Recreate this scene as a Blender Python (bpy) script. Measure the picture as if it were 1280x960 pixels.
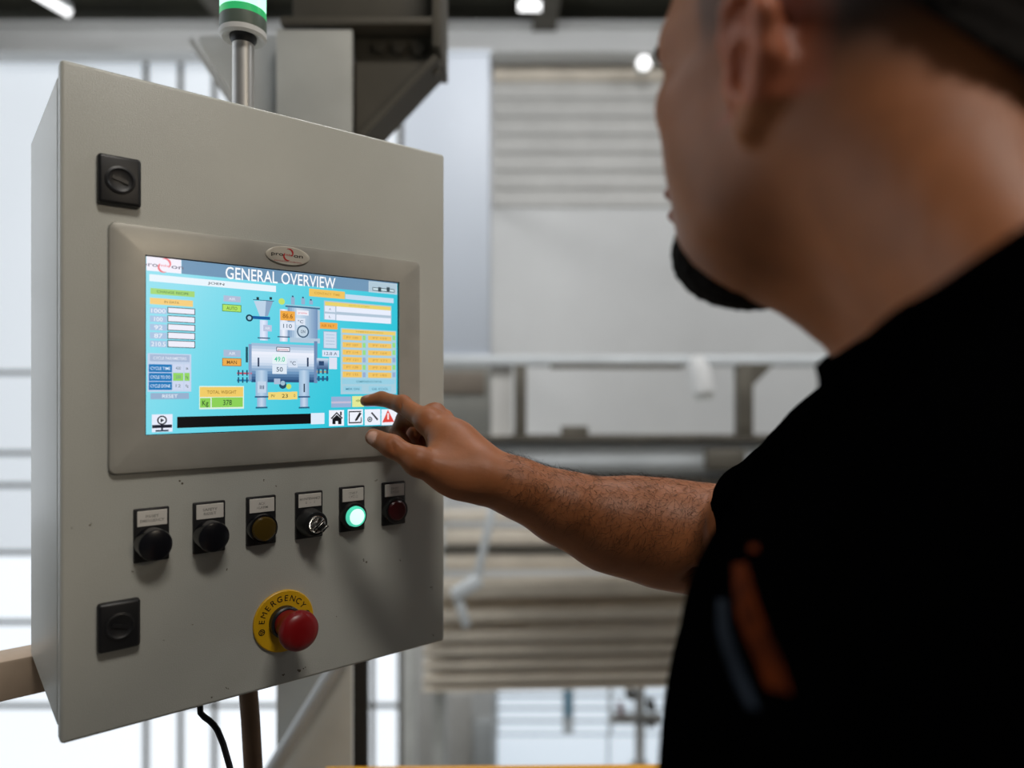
import bpy, bmesh, math, random
import numpy as np
from mathutils import Vector, Matrix, noise as mnoise
from mathutils.bvhtree import BVHTree

# ---------------------------------------------------------------- camera, world, lights, exposure
for o in list(bpy.data.objects):
    bpy.data.objects.remove(o)
SC = bpy.context.scene
COL = SC.collection
FPX, CX, CY, HC = 880.0, 640.0, 485.0, 1.40        # focal length in pixels, horizon, eye height

cam_d = bpy.data.cameras.new('camera')
cam_d.sensor_width = 36.0
cam_d.lens = 36.0 * FPX / 1280.0
cam_d.shift_y = (CY - 480.0) / 1280.0
cam_d.clip_start = 0.02
cam_d.dof.use_dof = True
cam_d.dof.focus_distance = 0.735
cam_d.dof.aperture_fstop = 2.1
cam = bpy.data.objects.new('camera', cam_d)
COL.objects.link(cam)
cam.location = (0, 0, HC)
cam.rotation_euler = (math.pi / 2, 0, 0)
SC.camera = cam

SC.view_settings.view_transform = 'Standard'
SC.view_settings.look = 'None'
SC.view_settings.gamma = 1.0
SC.view_settings.use_curve_mapping = False
SC.view_settings.exposure = 0.0

world = bpy.data.worlds.new('world')
SC.world = world
world.use_nodes = True
world.node_tree.nodes['Background'].inputs[0].default_value = (0.80, 0.88, 1.0, 1)
world.node_tree.nodes['Background'].inputs[1].default_value = 0.03

def area(name, loc, size, power, color, rot=(0, 0, 0), size_y=None):
    l = bpy.data.lights.new(name, 'AREA')
    l.energy = power
    l.color = color
    l.size = size
    if size_y:
        l.shape = 'RECTANGLE'
        l.size_y = size_y
    o = bpy.data.objects.new(name, l)
    o.location = loc
    o.rotation_euler = rot
    COL.objects.link(o)
    return o

# work light above the platform, plus an added side lamp and added hall lamps
KEY_LOC = (1.00, -1.05, 4.50)
area('work_lamp_light', (KEY_LOC[0], KEY_LOC[1], KEY_LOC[2] - 0.06), 1.2, 78, (1.0, 0.95, 0.88), (0, 0, 0), 0.5)
SIDE_LOC = (2.1, -1.15, 2.35)
SIDE_ROT = (math.radians(62), 0, math.radians(55))
sl_dir = Matrix.Rotation(SIDE_ROT[2], 3, 'Z') @ Matrix.Rotation(SIDE_ROT[0], 3, 'X') @ Vector((0, 0, -1))
area('side_fill_light', Vector(SIDE_LOC) + sl_dir * 0.07, 0.5, 12, (1.0, 0.86, 0.68), SIDE_ROT, 0.35)  # added warm lamp that brightens the nape of the neck
HALL_FILLS = [(-4.5, 2.7, 5.75), (0.8, 2.7, 5.75), (5.2, 2.7, 5.75)]
LAMP_TILT = math.radians(38)
for hl in HALL_FILLS:
    area('hall_fill_light', (hl[0], hl[1] + 0.08 * math.sin(LAMP_TILT), hl[2] - 0.08 * math.cos(LAMP_TILT)), 2.6, 160, (0.97, 0.98, 1.0), (LAMP_TILT, 0, 0), 1.0)  # unseen lamps added and tilted to brighten the far wall and fronts

# ---------------------------------------------------------------- helpers
def P(x, y, Z):
    """photo pixel at distance Z in front of the camera"""
    return Vector(((x - CX) / FPX * Z, Z, HC - (y - CY) / FPX * Z))

def lin(c):
    """sRGB 0-255 (tuple or hex) to linear"""
    if isinstance(c, str):
        c = tuple(int(c[i:i + 2], 16) for i in (0, 2, 4))
    return tuple(((v / 255) / 12.92 if v / 255 <= 0.04045 else ((v / 255 + 0.055) / 1.055) ** 2.4) for v in c)

def mat(name, color, rough=0.5, metal=0.0, noise_scale=0, noise_amt=0.0, bump=0.0, bump_scale=400, emit=None, estr=0, spec=0.5, coat=0):
    m = bpy.data.materials.new(name)
    m.use_nodes = True
    nt = m.node_tree
    b = nt.nodes['Principled BSDF']
    b.inputs['Base Color'].default_value = (*color, 1)
    b.inputs['Roughness'].default_value = rough
    b.inputs['Metallic'].default_value = metal
    b.inputs['Specular IOR Level'].default_value = spec
    b.inputs['Coat Weight'].default_value = coat
    if emit:
        b.inputs['Emission Color'].default_value = (*emit, 1)
        b.inputs['Emission Strength'].default_value = estr
    if noise_scale or bump:
        tc = nt.nodes.new('ShaderNodeTexCoord')
    if noise_scale:
        n = nt.nodes.new('ShaderNodeTexNoise')
        n.inputs['Scale'].default_value = noise_scale
        n.inputs['Detail'].default_value = 5
        nt.links.new(tc.outputs['Object'], n.inputs['Vector'])
        r = nt.nodes.new('ShaderNodeValToRGB')
        r.color_ramp.elements[0].position = 0.3
        r.color_ramp.elements[1].position = 0.7
        r.color_ramp.elements[0].color = (*[max(0, c * (1 - noise_amt)) for c in color], 1)
        r.color_ramp.elements[1].color = (*[min(1, c * (1 + noise_amt)) for c in color], 1)
        nt.links.new(n.outputs['Fac'], r.inputs['Fac'])
        nt.links.new(r.outputs['Color'], b.inputs['Base Color'])
    if bump:
        n2 = nt.nodes.new('ShaderNodeTexNoise')
        n2.inputs['Scale'].default_value = bump_scale
        n2.inputs['Detail'].default_value = 3
        nt.links.new(tc.outputs['Object'], n2.inputs['Vector'])
        bp = nt.nodes.new('ShaderNodeBump')
        bp.inputs['Strength'].default_value = bump
        bp.inputs['Distance'].default_value = 0.001
        nt.links.new(n2.outputs['Fac'], bp.inputs['Height'])
        nt.links.new(bp.outputs['Normal'], b.inputs['Normal'])
    return m

def attr_mat(name, rough=0.5, emission=False, bump=0.0, bump_scale=300, sss=0.0, spec=0.5, noise_amt=0.0, noise_scale=60):
    m = bpy.data.materials.new(name)
    m.use_nodes = True
    nt = m.node_tree
    b = nt.nodes['Principled BSDF']
    a = nt.nodes.new('ShaderNodeAttribute')
    a.attribute_name = 'Col'
    b.inputs['Roughness'].default_value = rough
    b.inputs['Specular IOR Level'].default_value = spec
    src = a.outputs['Color']
    tc = nt.nodes.new('ShaderNodeTexCoord')
    if noise_amt:
        n = nt.nodes.new('ShaderNodeTexNoise')
        n.inputs['Scale'].default_value = noise_scale
        n.inputs['Detail'].default_value = 4
        nt.links.new(tc.outputs['Object'], n.inputs['Vector'])
        mr = nt.nodes.new('ShaderNodeMapRange')
        mr.inputs['From Min'].default_value = 0.3
        mr.inputs['From Max'].default_value = 0.7
        mr.inputs['To Min'].default_value = 1 - noise_amt
        mr.inputs['To Max'].default_value = 1 + noise_amt
        nt.links.new(n.outputs['Fac'], mr.inputs['Value'])
        vm = nt.nodes.new('ShaderNodeVectorMath')
        vm.operation = 'SCALE'
        nt.links.new(src, vm.inputs[0])
        nt.links.new(mr.outputs['Result'], vm.inputs['Scale'])
        src = vm.outputs['Vector']
    if emission:
        b.inputs['Base Color'].default_value = (0.01, 0.01, 0.01, 1)
        nt.links.new(src, b.inputs['Emission Color'])
        b.inputs['Emission Strength'].default_value = 1.0
    else:
        nt.links.new(src, b.inputs['Base Color'])
        if sss:
            b.inputs['Subsurface Weight'].default_value = sss
            b.inputs['Subsurface Radius'].default_value = (1.0, 0.35, 0.2)
            b.inputs['Subsurface Scale'].default_value = 0.004
    if bump:
        n2 = nt.nodes.new('ShaderNodeTexNoise')
        n2.inputs['Scale'].default_value = bump_scale
        n2.inputs['Detail'].default_value = 4
        nt.links.new(tc.outputs['Object'], n2.inputs['Vector'])
        bp = nt.nodes.new('ShaderNodeBump')
        bp.inputs['Strength'].default_value = bump
        bp.inputs['Distance'].default_value = 0.001
        nt.links.new(n2.outputs['Fac'], bp.inputs['Height'])
        nt.links.new(bp.outputs['Normal'], b.inputs['Normal'])
    return m

class MB:
    """collects shapes and links them as one mesh object"""
    def __init__(self):
        self.bm = bmesh.new()
    def box(self, c, s, rot=None, bevel=0.0, seg=2):
        M = Matrix.Translation(Vector(c)) @ (rot.to_4x4() if rot else Matrix()) @ Matrix.Diagonal((*s, 1))
        tmp = bmesh.new()
        bmesh.ops.create_cube(tmp, size=1.0, matrix=M)
        if bevel:
            bmesh.ops.bevel(tmp, geom=tmp.edges[:], offset=bevel, segments=seg, profile=0.5, affect='EDGES')
        self._merge(tmp)
        return self
    def box2(self, lo, hi, **k):
        lo, hi = Vector(lo), Vector(hi)
        return self.box((lo + hi) / 2, [abs(v) for v in (hi - lo)], **k)
    def bar(self, a, b, w, t, bevel=0.0, up=(0, 0, 1)):
        """square bar between two points"""
        a, b = Vector(a), Vector(b)
        z = (b - a).normalized()
        x = Vector(up).cross(z)
        if x.length < 1e-4:
            x = Vector((1, 0, 0))
        x.normalize()
        y = z.cross(x)
        R = Matrix((x, y, z)).transposed()
        return self.box((a + b) / 2, (w, t, (b - a).length), rot=R, bevel=bevel)
    def tube(self, pts, r, n=16, caps=True):
        pts = [Vector(p) for p in pts]
        rs = r if isinstance(r, (list, tuple)) else [r] * len(pts)
        rings = []
        prev = None
        for i, p in enumerate(pts):
            t = (pts[min(i + 1, len(pts) - 1)] - pts[max(i - 1, 0)]).normalized()
            if prev is None:
                x = t.orthogonal().normalized()
            else:
                x = (prev - t * prev.dot(t)).normalized()
            prev = x
            y = t.cross(x)
            rings.append([self.bm.verts.new(p + (x * math.cos(2 * math.pi * k / n) + y * math.sin(2 * math.pi * k / n)) * rs[i]) for k in range(n)])
        for a, b in zip(rings, rings[1:]):
            for k in range(n):
                self.bm.faces.new((a[k], a[(k + 1) % n], b[(k + 1) % n], b[k]))
        if caps:
            self.bm.faces.new(rings[0][::-1])
            self.bm.faces.new(rings[-1])
        return self
    def lathe(self, prof, c=(0, 0, 0), axis=(0, 0, 1), n=32):
        """profile of (radius, height) turned about axis through c"""
        z = Vector(axis).normalized()
        x = z.orthogonal().normalized()
        y = z.cross(x)
        c = Vector(c)
        rings = []
        for r, h in prof:
            if r < 1e-6:
                rings.append([self.bm.verts.new(c + z * h)])
            else:
                rings.append([self.bm.verts.new(c + z * h + (x * math.cos(2 * math.pi * k / n) + y * math.sin(2 * math.pi * k / n)) * r) for k in range(n)])
        for a, b in zip(rings, rings[1:]):
            for k in range(n):
                k2 = (k + 1) % n
                if len(a) == 1 and len(b) == 1:
                    continue
                if len(a) == 1:
                    self.bm.faces.new((a[0], b[k2], b[k]))
                elif len(b) == 1:
                    self.bm.faces.new((a[k], a[k2], b[0]))
                else:
                    self.bm.faces.new((a[k], a[k2], b[k2], b[k]))
        return self
    def prism(self, poly, vec):
        """polygon of 3D points extruded by vec"""
        vec = Vector(vec)
        a = [self.bm.verts.new(Vector(p)) for p in poly]
        b = [self.bm.verts.new(Vector(p) + vec) for p in poly]
        n = len(a)
        self.bm.faces.new(a[::-1])
        self.bm.faces.new(b)
        for i in range(n):
            self.bm.faces.new((a[i], a[(i + 1) % n], b[(i + 1) % n], b[i]))
        return self
    def _merge(self, tmp):
        me = bpy.data.meshes.new('t')
        tmp.to_mesh(me)
        tmp.free()
        self.bm.from_mesh(me)
        bpy.data.meshes.remove(me)
    def build(self, name, m, parent=None, smooth=True, angle=35):
        bmesh.ops.recalc_face_normals(self.bm, faces=self.bm.faces[:])
        me = bpy.data.meshes.new(name)
        self.bm.to_mesh(me)
        self.bm.free()
        if m:
            me.materials.append(m)
        if smooth and len(me.polygons):
            me.polygons.foreach_set('use_smooth', [True] * len(me.polygons))
            me.set_sharp_from_angle(angle=math.radians(angle))
        o = bpy.data.objects.new(name, me)
        COL.objects.link(o)
        if parent:
            o.parent = parent
        return o

def empty(name, loc=(0, 0, 0), rz=0.0):
    o = bpy.data.objects.new(name, None)
    o.empty_display_size = 0.05
    o.location = loc
    o.rotation_euler = (0, 0, rz)
    COL.objects.link(o)
    return o

def tag(o, label=None, cat=None, group=None, kind=None):
    if label: o['label'] = label
    if cat: o['category'] = cat
    if group: o['group'] = group
    if kind: o['kind'] = kind
    return o

def struct(o):
    o['kind'] = 'structure'
    return o

_txt = {}
def text2d(s):
    """flat outline of a string: (verts 2D, faces), cap height about 0.7"""
    if s not in _txt:
        cu = bpy.data.curves.new('t', 'FONT')
        cu.body = s
        cu.size = 1.0
        cu.resolution_u = 3
        cu.offset = 0.0 if s == 'M' else 0.009
        ob = bpy.data.objects.new('t', cu)
        me = bpy.data.meshes.new_from_object(ob)
        v = [(p.co.x, p.co.y) for p in me.vertices]
        f = [tuple(p.vertices) for p in me.polygons]
        bpy.data.objects.remove(ob)
        bpy.data.curves.remove(cu)
        bpy.data.meshes.remove(me)
        _txt[s] = (v, f)
    return _txt[s]

# ---------------------------------------------------------------- materials
M_coat = mat('cabinet_powder_coat', lin((184, 184, 176)), 0.34, noise_scale=7, noise_amt=0.05, bump=0.22, bump_scale=900)
M_bezel = mat('panel_bezel_metal', lin((172, 169, 160)), 0.38, metal=0.25, noise_scale=22, noise_amt=0.09, bump=0.03, bump_scale=500)
M_black = mat('black_plastic', (0.008, 0.008, 0.009), 0.42)
M_blackgloss = mat('black_gloss_plastic', (0.006, 0.006, 0.008), 0.22)
M_plate = mat('label_white', lin((205, 200, 192)), 0.5)
M_ink = mat('label_ink', (0.01, 0.01, 0.01), 0.6)
M_chrome = mat('chrome', (0.55, 0.54, 0.52), 0.22, metal=1.0)
M_alu = mat('aluminium', (0.55, 0.54, 0.52), 0.38, metal=0.7, noise_scale=30, noise_amt=0.05)
M_yellow = mat('estop_yellow', lin((208, 160, 12)), 0.45)
M_red = mat('estop_red', lin((128, 12, 16)), 0.36)
M_redlens = mat('red_lens', lin((70, 10, 16)), 0.3)
M_amber = mat('amber_lens', lin((74, 58, 22)), 0.18)
M_green_on = mat('green_lens_lit', lin((40, 190, 150)), 0.3, emit=lin((90, 225, 190)), estr=0.75)
M_green_hot = mat('green_lens_core', (0.5, 1, 0.85), 0.3, emit=lin((215, 255, 240)), estr=1.0)
M_steel_lt = mat('painted_steel_light', lin((198, 202, 203)), 0.5, noise_scale=4, noise_amt=0.08)
M_steel = mat('painted_steel_grey', lin((198, 199, 194)), 0.5, noise_scale=5, noise_amt=0.12)
M_steel_dk = mat('dark_steel', lin((88, 83, 73)), 0.6, noise_scale=5, noise_amt=0.2)
M_white = mat('white_paint', lin((214, 214, 212)), 0.55, noise_scale=1.5, noise_amt=0.03)
M_clad = mat('cladding_paint', lin((202, 200, 195)), 0.5, noise_scale=3, noise_amt=0.05)
M_brown = mat('brown_steel', lin((190, 168, 146)), 0.6, noise_scale=8, noise_amt=0.15)
M_conduit = mat('brown_conduit', lin((120, 92, 68)), 0.5, noise_scale=18, noise_amt=0.25)
M_rail = mat('safety_yellow', lin((225, 160, 30)), 0.4)
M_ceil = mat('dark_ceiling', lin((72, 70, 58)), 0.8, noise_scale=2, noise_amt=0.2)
M_floor = mat('concrete_floor', lin((150, 148, 142)), 0.6, noise_scale=3, noise_amt=0.12)
M_deck = mat('platform_deck', lin((96, 92, 86)), 0.6, noise_scale=6, noise_amt=0.2, bump=0.4, bump_scale=120)
M_tan = mat('tan_steel', lin((214, 203, 186)), 0.5, noise_scale=4, noise_amt=0.1)
M_pane_hi = mat('frosted_pane', (0.5, 0.5, 0.5), 0.3, emit=lin((205, 213, 221)), estr=0.88)
M_pane_lo = mat('clear_pane', (0.5, 0.5, 0.5), 0.2, emit=lin((232, 240, 248)), estr=1.05)
M_pane_ice = mat('cool_pane', (0.5, 0.5, 0.5), 0.2, emit=lin((205, 218, 230)), estr=0.9)
M_lampglow = mat('lamp_diffuser', (0.9, 0.9, 0.9), 0.4, emit=(1, 1, 1), estr=1.6)
M_duct = mat('duct_paint', lin((186, 192, 200)), 0.5)
M_tan_dk = mat('tan_steel_dark', lin((206, 192, 172)), 0.6, noise_scale=4, noise_amt=0.15)
M_col_shade = mat('shaded_column_steel', lin((34, 30, 25)), 0.7)  # column steel with the shade of its unlit recess put into the colour
M_grey = mat('mid_grey_paint', lin((122, 121, 114)), 0.6, noise_scale=5, noise_amt=0.08)
M_greybrown = mat('grey_brown_paint', lin((112, 102, 90)), 0.6, noise_scale=5, noise_amt=0.08)
M_blue = mat('blue_paint', lin((96, 150, 176)), 0.5)

# ---------------------------------------------------------------- control cabinet
D2 = Vector((1073.0, 880.0)).normalized()                 # direction of the door's width on the ground plan
DX = Vector((D2.x, D2.y, 0))
DN = Vector((D2.y, -D2.x, 0))                             # the door's outward normal
Z0 = 0.614
DOOR0 = Vector(((75 - CX) / FPX * Z0, Z0, 1.088))         # lower left corner of the door front
DW, DH, DD = 0.4023, 0.600, 0.25
CAB_ROT = math.atan2(DX.y, DX.x)

def uv(x, y, w=0.0):
    """pixel -> (u, v) on the door plane moved w out of the door"""
    ray = Vector(((x - CX) / FPX, 1.0, -(y - CY) / FPX))
    o = Vector((0, 0, HC))
    p0 = DOOR0 + DN * w
    t = (p0 - o).dot(DN) / ray.dot(DN)
    q = o + ray * t
    return (q - p0).dot(DX), q.z - DOOR0.z

def door_point(u, v, w=0.0):
    return DOOR0 + DX * u + DN * w + Vector((0, 0, v))

cab = empty('control_cabinet', DOOR0, CAB_ROT)
tag(cab, 'grey steel control cabinet with a lit touch screen and a row of push buttons', 'control cabinet')

# body behind the door: a box with a folded rim
mb = MB()
mb.box2((0.0008, 0.0265, 0.006), (DW - 0.0008, DD, DH - 0.006), bevel=0.003, seg=3)
body = mb.build('enclosure_body', M_coat, cab)
mb = MB()
mb.box2((0.006, 0.014, 0.012), (DW - 0.006, 0.030, DH - 0.012))
mb.build('door_seal', M_black, cab)
mb = MB()
mb.box2((0, 0, 0), (DW, 0.016, DH), bevel=0.0035, seg=3)
door = mb.build('cabinet_door', M_coat, cab)
# marks, scuffs and dents on the door: small dark specks
rnd = random.Random(4)
M_scuff = mat('scuff_marks', lin((92, 82, 68)), 0.7)
mb = MB()
spots = [(226, 603, 2.2), (456, 701, 2.4), (283, 712, 1.2), (345, 608, 1.0), (372, 838, 3.0), (355, 843, 2.0), (380, 835, 1.6), (540, 735, 1.6),
         (541, 793, 1.5), (113, 655, 1.6), (166, 715, 1.0), (284, 861, 1.6), (265, 872, 1.0), (330, 600, 1.0), (90, 660, 0.9), (470, 600, 1.2),
         (500, 700, 1.0), (420, 770, 1.0), (240, 780, 0.9), (205, 800, 0.8)]
for (x, y, r) in spots:
    for k in range(3):
        a, b = uv(x + rnd.uniform(-r, r), y + rnd.uniform(-r, r))
        if not (0.006 < a < DW - 0.006 and 0.006 < b < DH - 0.006):
            continue
        rr = r * rnd.uniform(0.35, 0.7) * 0.0008
        mb.lathe([(0, 0.00015), (rr, 0.0001), (rr * 1.05, -0.0002)], (a, -0.0001, b), (0, -1, 0), 7)
mb.build('scuff_marks', M_scuff, door)['kind'] = 'stuff'
# hinge side strip and the cable entry box behind the right edge
mb = MB()
a0 = door_point(DW, 0, -DD)
mb.box2((DW - 0.004, 0.13, 0.072), (DW + 0.022, 0.165, 0.282), bevel=0.004)
mb.build('side_cable_duct', M_white, cab)

# latches
def latch(tl, br, name_kind):
    u0, v1 = uv(*tl, 0.008)
    u1, v0 = uv(*br, 0.008)
    m = MB()
    m.box2((u0, -0.0075, v0), (u1, 0.002, v1), bevel=0.0032, seg=3)
    l = m.build('door_latch', M_black, cab)
    uc, vc = (u0 + u1) / 2, (v0 + v1) / 2
    m = MB()
    m.lathe([(0.0125, -0.001), (0.0125, 0.0006), (0.0105, 0.0012), (0.0098, -0.0022 + 0.003), (0.0085, 0.0002), (0, 0.0)], (uc, -0.0078, vc), (0, -1, 0), 32)
    m.box((uc, -0.0084, vc), (0.013, 0.0016, 0.003), rot=Matrix.Rotation(0.3, 3, 'Y'))
    m.build('lock_insert', M_black, l)
    return l
tag(latch((122.5, 189), (177.5, 260), 0), 'upper black quarter-turn latch')
tag(latch((122.5, 757), (176.5, 808), 0), 'lower black quarter-turn latch')

# ---- operator panel
bu0, bv1 = uv(136.5, 275.5, 0.006)
bu1, bv0 = uv(526, 567, 0.006)
su0, sv1 = uv(182.6, 320.2, 0.004)
su1, sv0 = uv(497.2, 531.4, 0.004)
mb = MB()
bm = mb.bm
def ring_rect(u0, u1, v0, v1, y, r=0.0, n=5):
    pts = []
    for (cx, cz, a0) in ((u1 - r, v1 - r, 0), (u0 + r, v1 - r, 90), (u0 + r, v0 + r, 180), (u1 - r, v0 + r, 270)):
        for k in range(n):
            a = math.radians(a0 + 90 * k / (n - 1))
            pts.append(bm.verts.new((cx + r * math.cos(a), y, cz + r * math.sin(a))))
    return pts
g = 0.0011
rings = [ring_rect(bu0, bu1, bv0, bv1, 0.001, 0.006), ring_rect(bu0, bu1, bv0, bv1, -0.0035, 0.006),
         ring_rect(bu0 + 0.0007, bu1 - 0.0007, bv0 + 0.0007, bv1 - 0.0007, -0.0048, 0.006),
         ring_rect(bu0 + 0.0055, bu1 - 0.0055, bv0 + 0.0055, bv1 - 0.0055, -0.0062, 0.004),
         ring_rect(su0 - g, su1 + g, sv0 - g * 0.6, sv1 + g, -0.0062, 0.0006), ring_rect(su0 - g, su1 + g, sv0 - g * 0.6, sv1 + g, -0.003, 0.0006)]
for a, b in zip(rings, rings[1:]):
    for k in range(len(a)):
        bm.faces.new((a[k], a[(k + 1) % len(a)], b[(k + 1) % len(a)], b[k]))
hmi = mb.build('operator_panel', M_bezel, cab, angle=20)
tag(hmi, 'brushed metal frame around the lit screen')
mb = MB()
mb.box2((su0 - 0.003, -0.0034, sv0 - 0.003), (su1 + 0.003, 0.0, sv1 + 0.003))
mb.build('screen_glass', M_blackgloss, hmi)

# ---- screen picture: flat print, stacked in thin layers
class Flat:
    def __init__(self):
        self.v, self.f, self.c = [], [], []
        self.layer = 0
    def poly_uv(self, pts, col, layer=None):
        i = len(self.v)
        y = -0.00345 - 0.00002 * (self.layer if layer is None else layer)
        self.v += [(p[0], y, p[1]) for p in pts]
        self.f.append(tuple(range(i, i + len(pts))))
        self.c.append(lin(col))
    def text_uv(self, s, u0, u1, vb, h, col, layer, fit=True):
        """text with cap height h, baseline vb, squeezed into u0..u1"""
        v, f = text2d(s)
        if not v:
            return
        x0 = min(p[0] for p in v); x1 = max(p[0] for p in v)
        y0 = min(p[1] for p in v); y1 = max(p[1] for p in v)
        sy = h / 0.73
        sx = (u1 - u0) / (x1 - x0) if fit else sy
        i = len(self.v)
        y = -0.00345 - 0.00002 * layer
        self.v += [(u0 + (p[0] - x0) * sx, y, vb + p[1] * sy) for p in v]
        for q in f:
            self.f.append(tuple(i + k for k in q))
            self.c.append(lin(col))
    def build(self, name, m, parent):
        me = bpy.data.meshes.new(name)
        me.from_pydata(self.v, [], self.f)
        at = me.color_attributes.new('Col', 'FLOAT_COLOR', 'CORNER')
        data = []
        for p, c in zip(me.polygons, self.c):
            for _ in p.vertices:
                data += [*c, 1.0]
        at.data.foreach_set('color', data)
        me.materials.append(m)
        o = bpy.data.objects.new(name, me)
        COL.objects.link(o)
        o.parent = parent
        return o

W0 = 0.0034
def c1(x, y):
    """reading of the enlarged photo crop -> door plane"""
    return uv(120 + x * 440 / 1242, 260 + y * 340 / 960, W0)
F = Flat()
def rect(x0, y0, x1, y1, col, layer):
    u0, v1 = c1(x0, y0)
    u1, v0 = c1(x1, y1)
    F.poly_uv([(u0, v0), (u1, v0), (u1, v1), (u0, v1)], col, layer)
    return u0, v0, u1, v1
def boxed(x0, y0, x1, y1, col, edge, layer, t=0.0007):
    u0, v0, u1, v1 = rect(x0, y0, x1, y1, edge, layer)
    F.poly_uv([(u0 + t, v0 + t), (u1 - t, v0 + t), (u1 - t, v1 - t), (u0 + t, v1 - t)], col, layer + 1)
    return u0, v0, u1, v1
def rtext(x0, y0, x1, y1, col, s, tcol, layer, pad=0.12, th=0.5, edge=None):
    u0, v0, u1, v1 = boxed(x0, y0, x1, y1, col, edge, layer) if edge else rect(x0, y0, x1, y1, col, layer)
    h = (v1 - v0) * th
    w = u1 - u0
    F.text_uv(s, u0 + w * pad, u1 - w * pad, (v0 + v1) / 2 - h / 2, h, tcol, layer + 3)
def polyc(pts, col, layer):
    F.poly_uv([c1(*p) for p in pts], col, layer)
def grad(x0, y0, x1, y1, cols, layer, horizontal=False):
    """strip of shades inside a rectangle (drawn shading of the machine picture)"""
    u0, v1 = c1(x0, y0)
    u1, v0 = c1(x1, y1)
    n = 14
    for k in range(n):
        t = (k + 0.5) / n * (len(cols) - 1)
        i = min(int(t), len(cols) - 2)
        q = t - i
        c = tuple(a * (1 - q) + b * q for a, b in zip(cols[i], cols[i + 1]))
        if horizontal:
            a, b = u0 + (u1 - u0) * k / n, u0 + (u1 - u0) * (k + 1) / n
            F.poly_uv([(a, v0), (b, v0), (b, v1), (a, v1)], c, layer)
        else:
            a, b = v1 + (v0 - v1) * k / n, v1 + (v0 - v1) * (k + 1) / n
            F.poly_uv([(u0, b), (u1, b), (u1, a), (u0, a)], c, layer)
# background: cyan, a little lighter to the upper left
def shade(a, b):
    t = min(1, max(0, 0.95 * a + 0.35 * (1 - b) - 0.15))
    return tuple(x * (1 - t) + y * t for x, y in zip((146, 224, 240), (30, 192, 214)))
nu, nv = 64, 40
for i in range(nu):
    for j in range(nv):
        a0, a1 = su0 + (su1 - su0) * i / nu, su0 + (su1 - su0) * (i + 1) / nu
        b0, b1 = sv0 + (sv1 - sv0) * j / nv, sv0 + (sv1 - sv0) * (j + 1) / nv
        F.poly_uv([(a0, b0), (a1, b0), (a1, b1), (a0, b1)], shade((i + 0.5) / nu, (j + 0.5) / nv), 0)
WH, GL, INK = (240, 244, 255), (178, 196, 224), (40, 50, 60)
rect(302, 183, 1062, 305, (112, 150, 182), 1)
rect(178, 170, 301, 232, (244, 240, 252), 2)
u0, v0 = c1(457, 249); u1, v1 = c1(845, 243)
F.text_uv('GENERAL OVERVIEW', u0, u1, c1(650, 267)[1], 0.0125, (250, 252, 255), 3)
# logo on the screen
def logo(xc, yc, s, layer, put, tcol, rcol, Fl):
    u, v = xc, yc
    Fl.text_uv('pro', u - 2.5 * s, u - 0.75 * s, v - 0.28 * s, 0.55 * s, tcol, layer)
    Fl.text_uv('on', u + 0.8 * s, u + 2.2 * s, v - 0.28 * s, 0.55 * s, tcol, layer)
    for sg in (1, -1):
        # two crescents turned against each other
        cu_, cv_ = u + sg * 0.16 * s, v + sg * 0.30 * s
        outer, inner = [], []
        for k in range(15):
            a = math.radians(-65 + 200 * k / 14) + (math.pi if sg < 0 else 0)
            fat = math.sin(math.pi * k / 14)
            outer.append((cu_ + 0.62 * s * math.cos(a), cv_ + 0.62 * s * math.sin(a)))
            inner.append((cu_ + (0.62 - 0.26 * fat) * s * math.cos(a), cv_ + (0.62 - 0.26 * fat) * s * math.sin(a)))
        for k in range(14):
            Fl.poly_uv([outer[k], outer[k + 1], inner[k + 1], inner[k]], rcol, layer)
    Fl.text_uv('mix', u - 0.6 * s, u + 0.65 * s, v - 0.16 * s, 0.34 * s, rcol, layer + 1)
lu, lv = c1(243, 203)
logo(lu - 0.0004, lv, 0.0076, 4, None, (110, 110, 130), (236, 120, 130), F)
rtext(188, 233, 635, 297, (232, 244, 252), 'JOEN', INK, 2, 0.435, 0.36)
boxed(962, 258, 1062, 306, (176, 200, 214), (200, 218, 228), 2)
boxed(975, 279, 1053, 299, (200, 222, 230), (70, 90, 100), 5, 0.0008)
for xx in (1000, 1030):
    rect(xx - 5, 279, xx + 6, 296, (50, 70, 80), 8)
rtext(192, 282, 348, 315, (164, 214, 120), 'CHANGE RECIPE', (80, 130, 70), 1, 0.14, 0.42)
rtext(190, 316, 342, 349, (244, 206, 128), 'IN DATA', (150, 120, 60), 1, 0.33, 0.38)
for k, s in enumerate(('1000', '100', '92', '87', '210.5')):
    y = 349 + 29.3 * k
    rtext(190, y + 1, 250, y + 26, (170, 196, 226), s, (238, 244, 252), 1, 0.08 if len(s) > 3 else 0.25, 0.7)
    boxed(252, y, 350, y + 29, (238, 238, 250), (60, 80, 90), 1)
rect(182, 512, 336, 648, (196, 212, 236), 1)
rtext(190, 516, 330, 544, (168, 186, 214), 'CYCLE PARAMETERS', (226, 234, 246), 2, 0.08, 0.42)
for k, s in enumerate(('CYCLE TIME', 'CYCLE TO DO', 'CYCLE DONE')):
    y = 551 + 31 * k
    rtext(186, y, 268, y + 29, (14, 120, 188), s, (220, 238, 250), 2, 0.07, 0.4)
    cc = (146, 214, 100) if k == 1 else (206, 216, 240)
    rtext(272, y, 308, y + 28, cc, ('400', '250', '12')[k], (120, 140, 150), 2, 0.25, 0.4)
    rtext(312, y, 330, y + 28, cc, ('s', 'Kg', 'Kg')[k], (90, 110, 110), 2, 0.25, 0.36)
rtext(192, 653, 328, 674, (150, 176, 206), 'RESET', (230, 238, 248), 1, 0.3, 0.55)
rtext(450, 308, 510, 334, (178, 190, 216), 'AIR', (226, 232, 244), 1, 0.3, 0.45)
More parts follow.
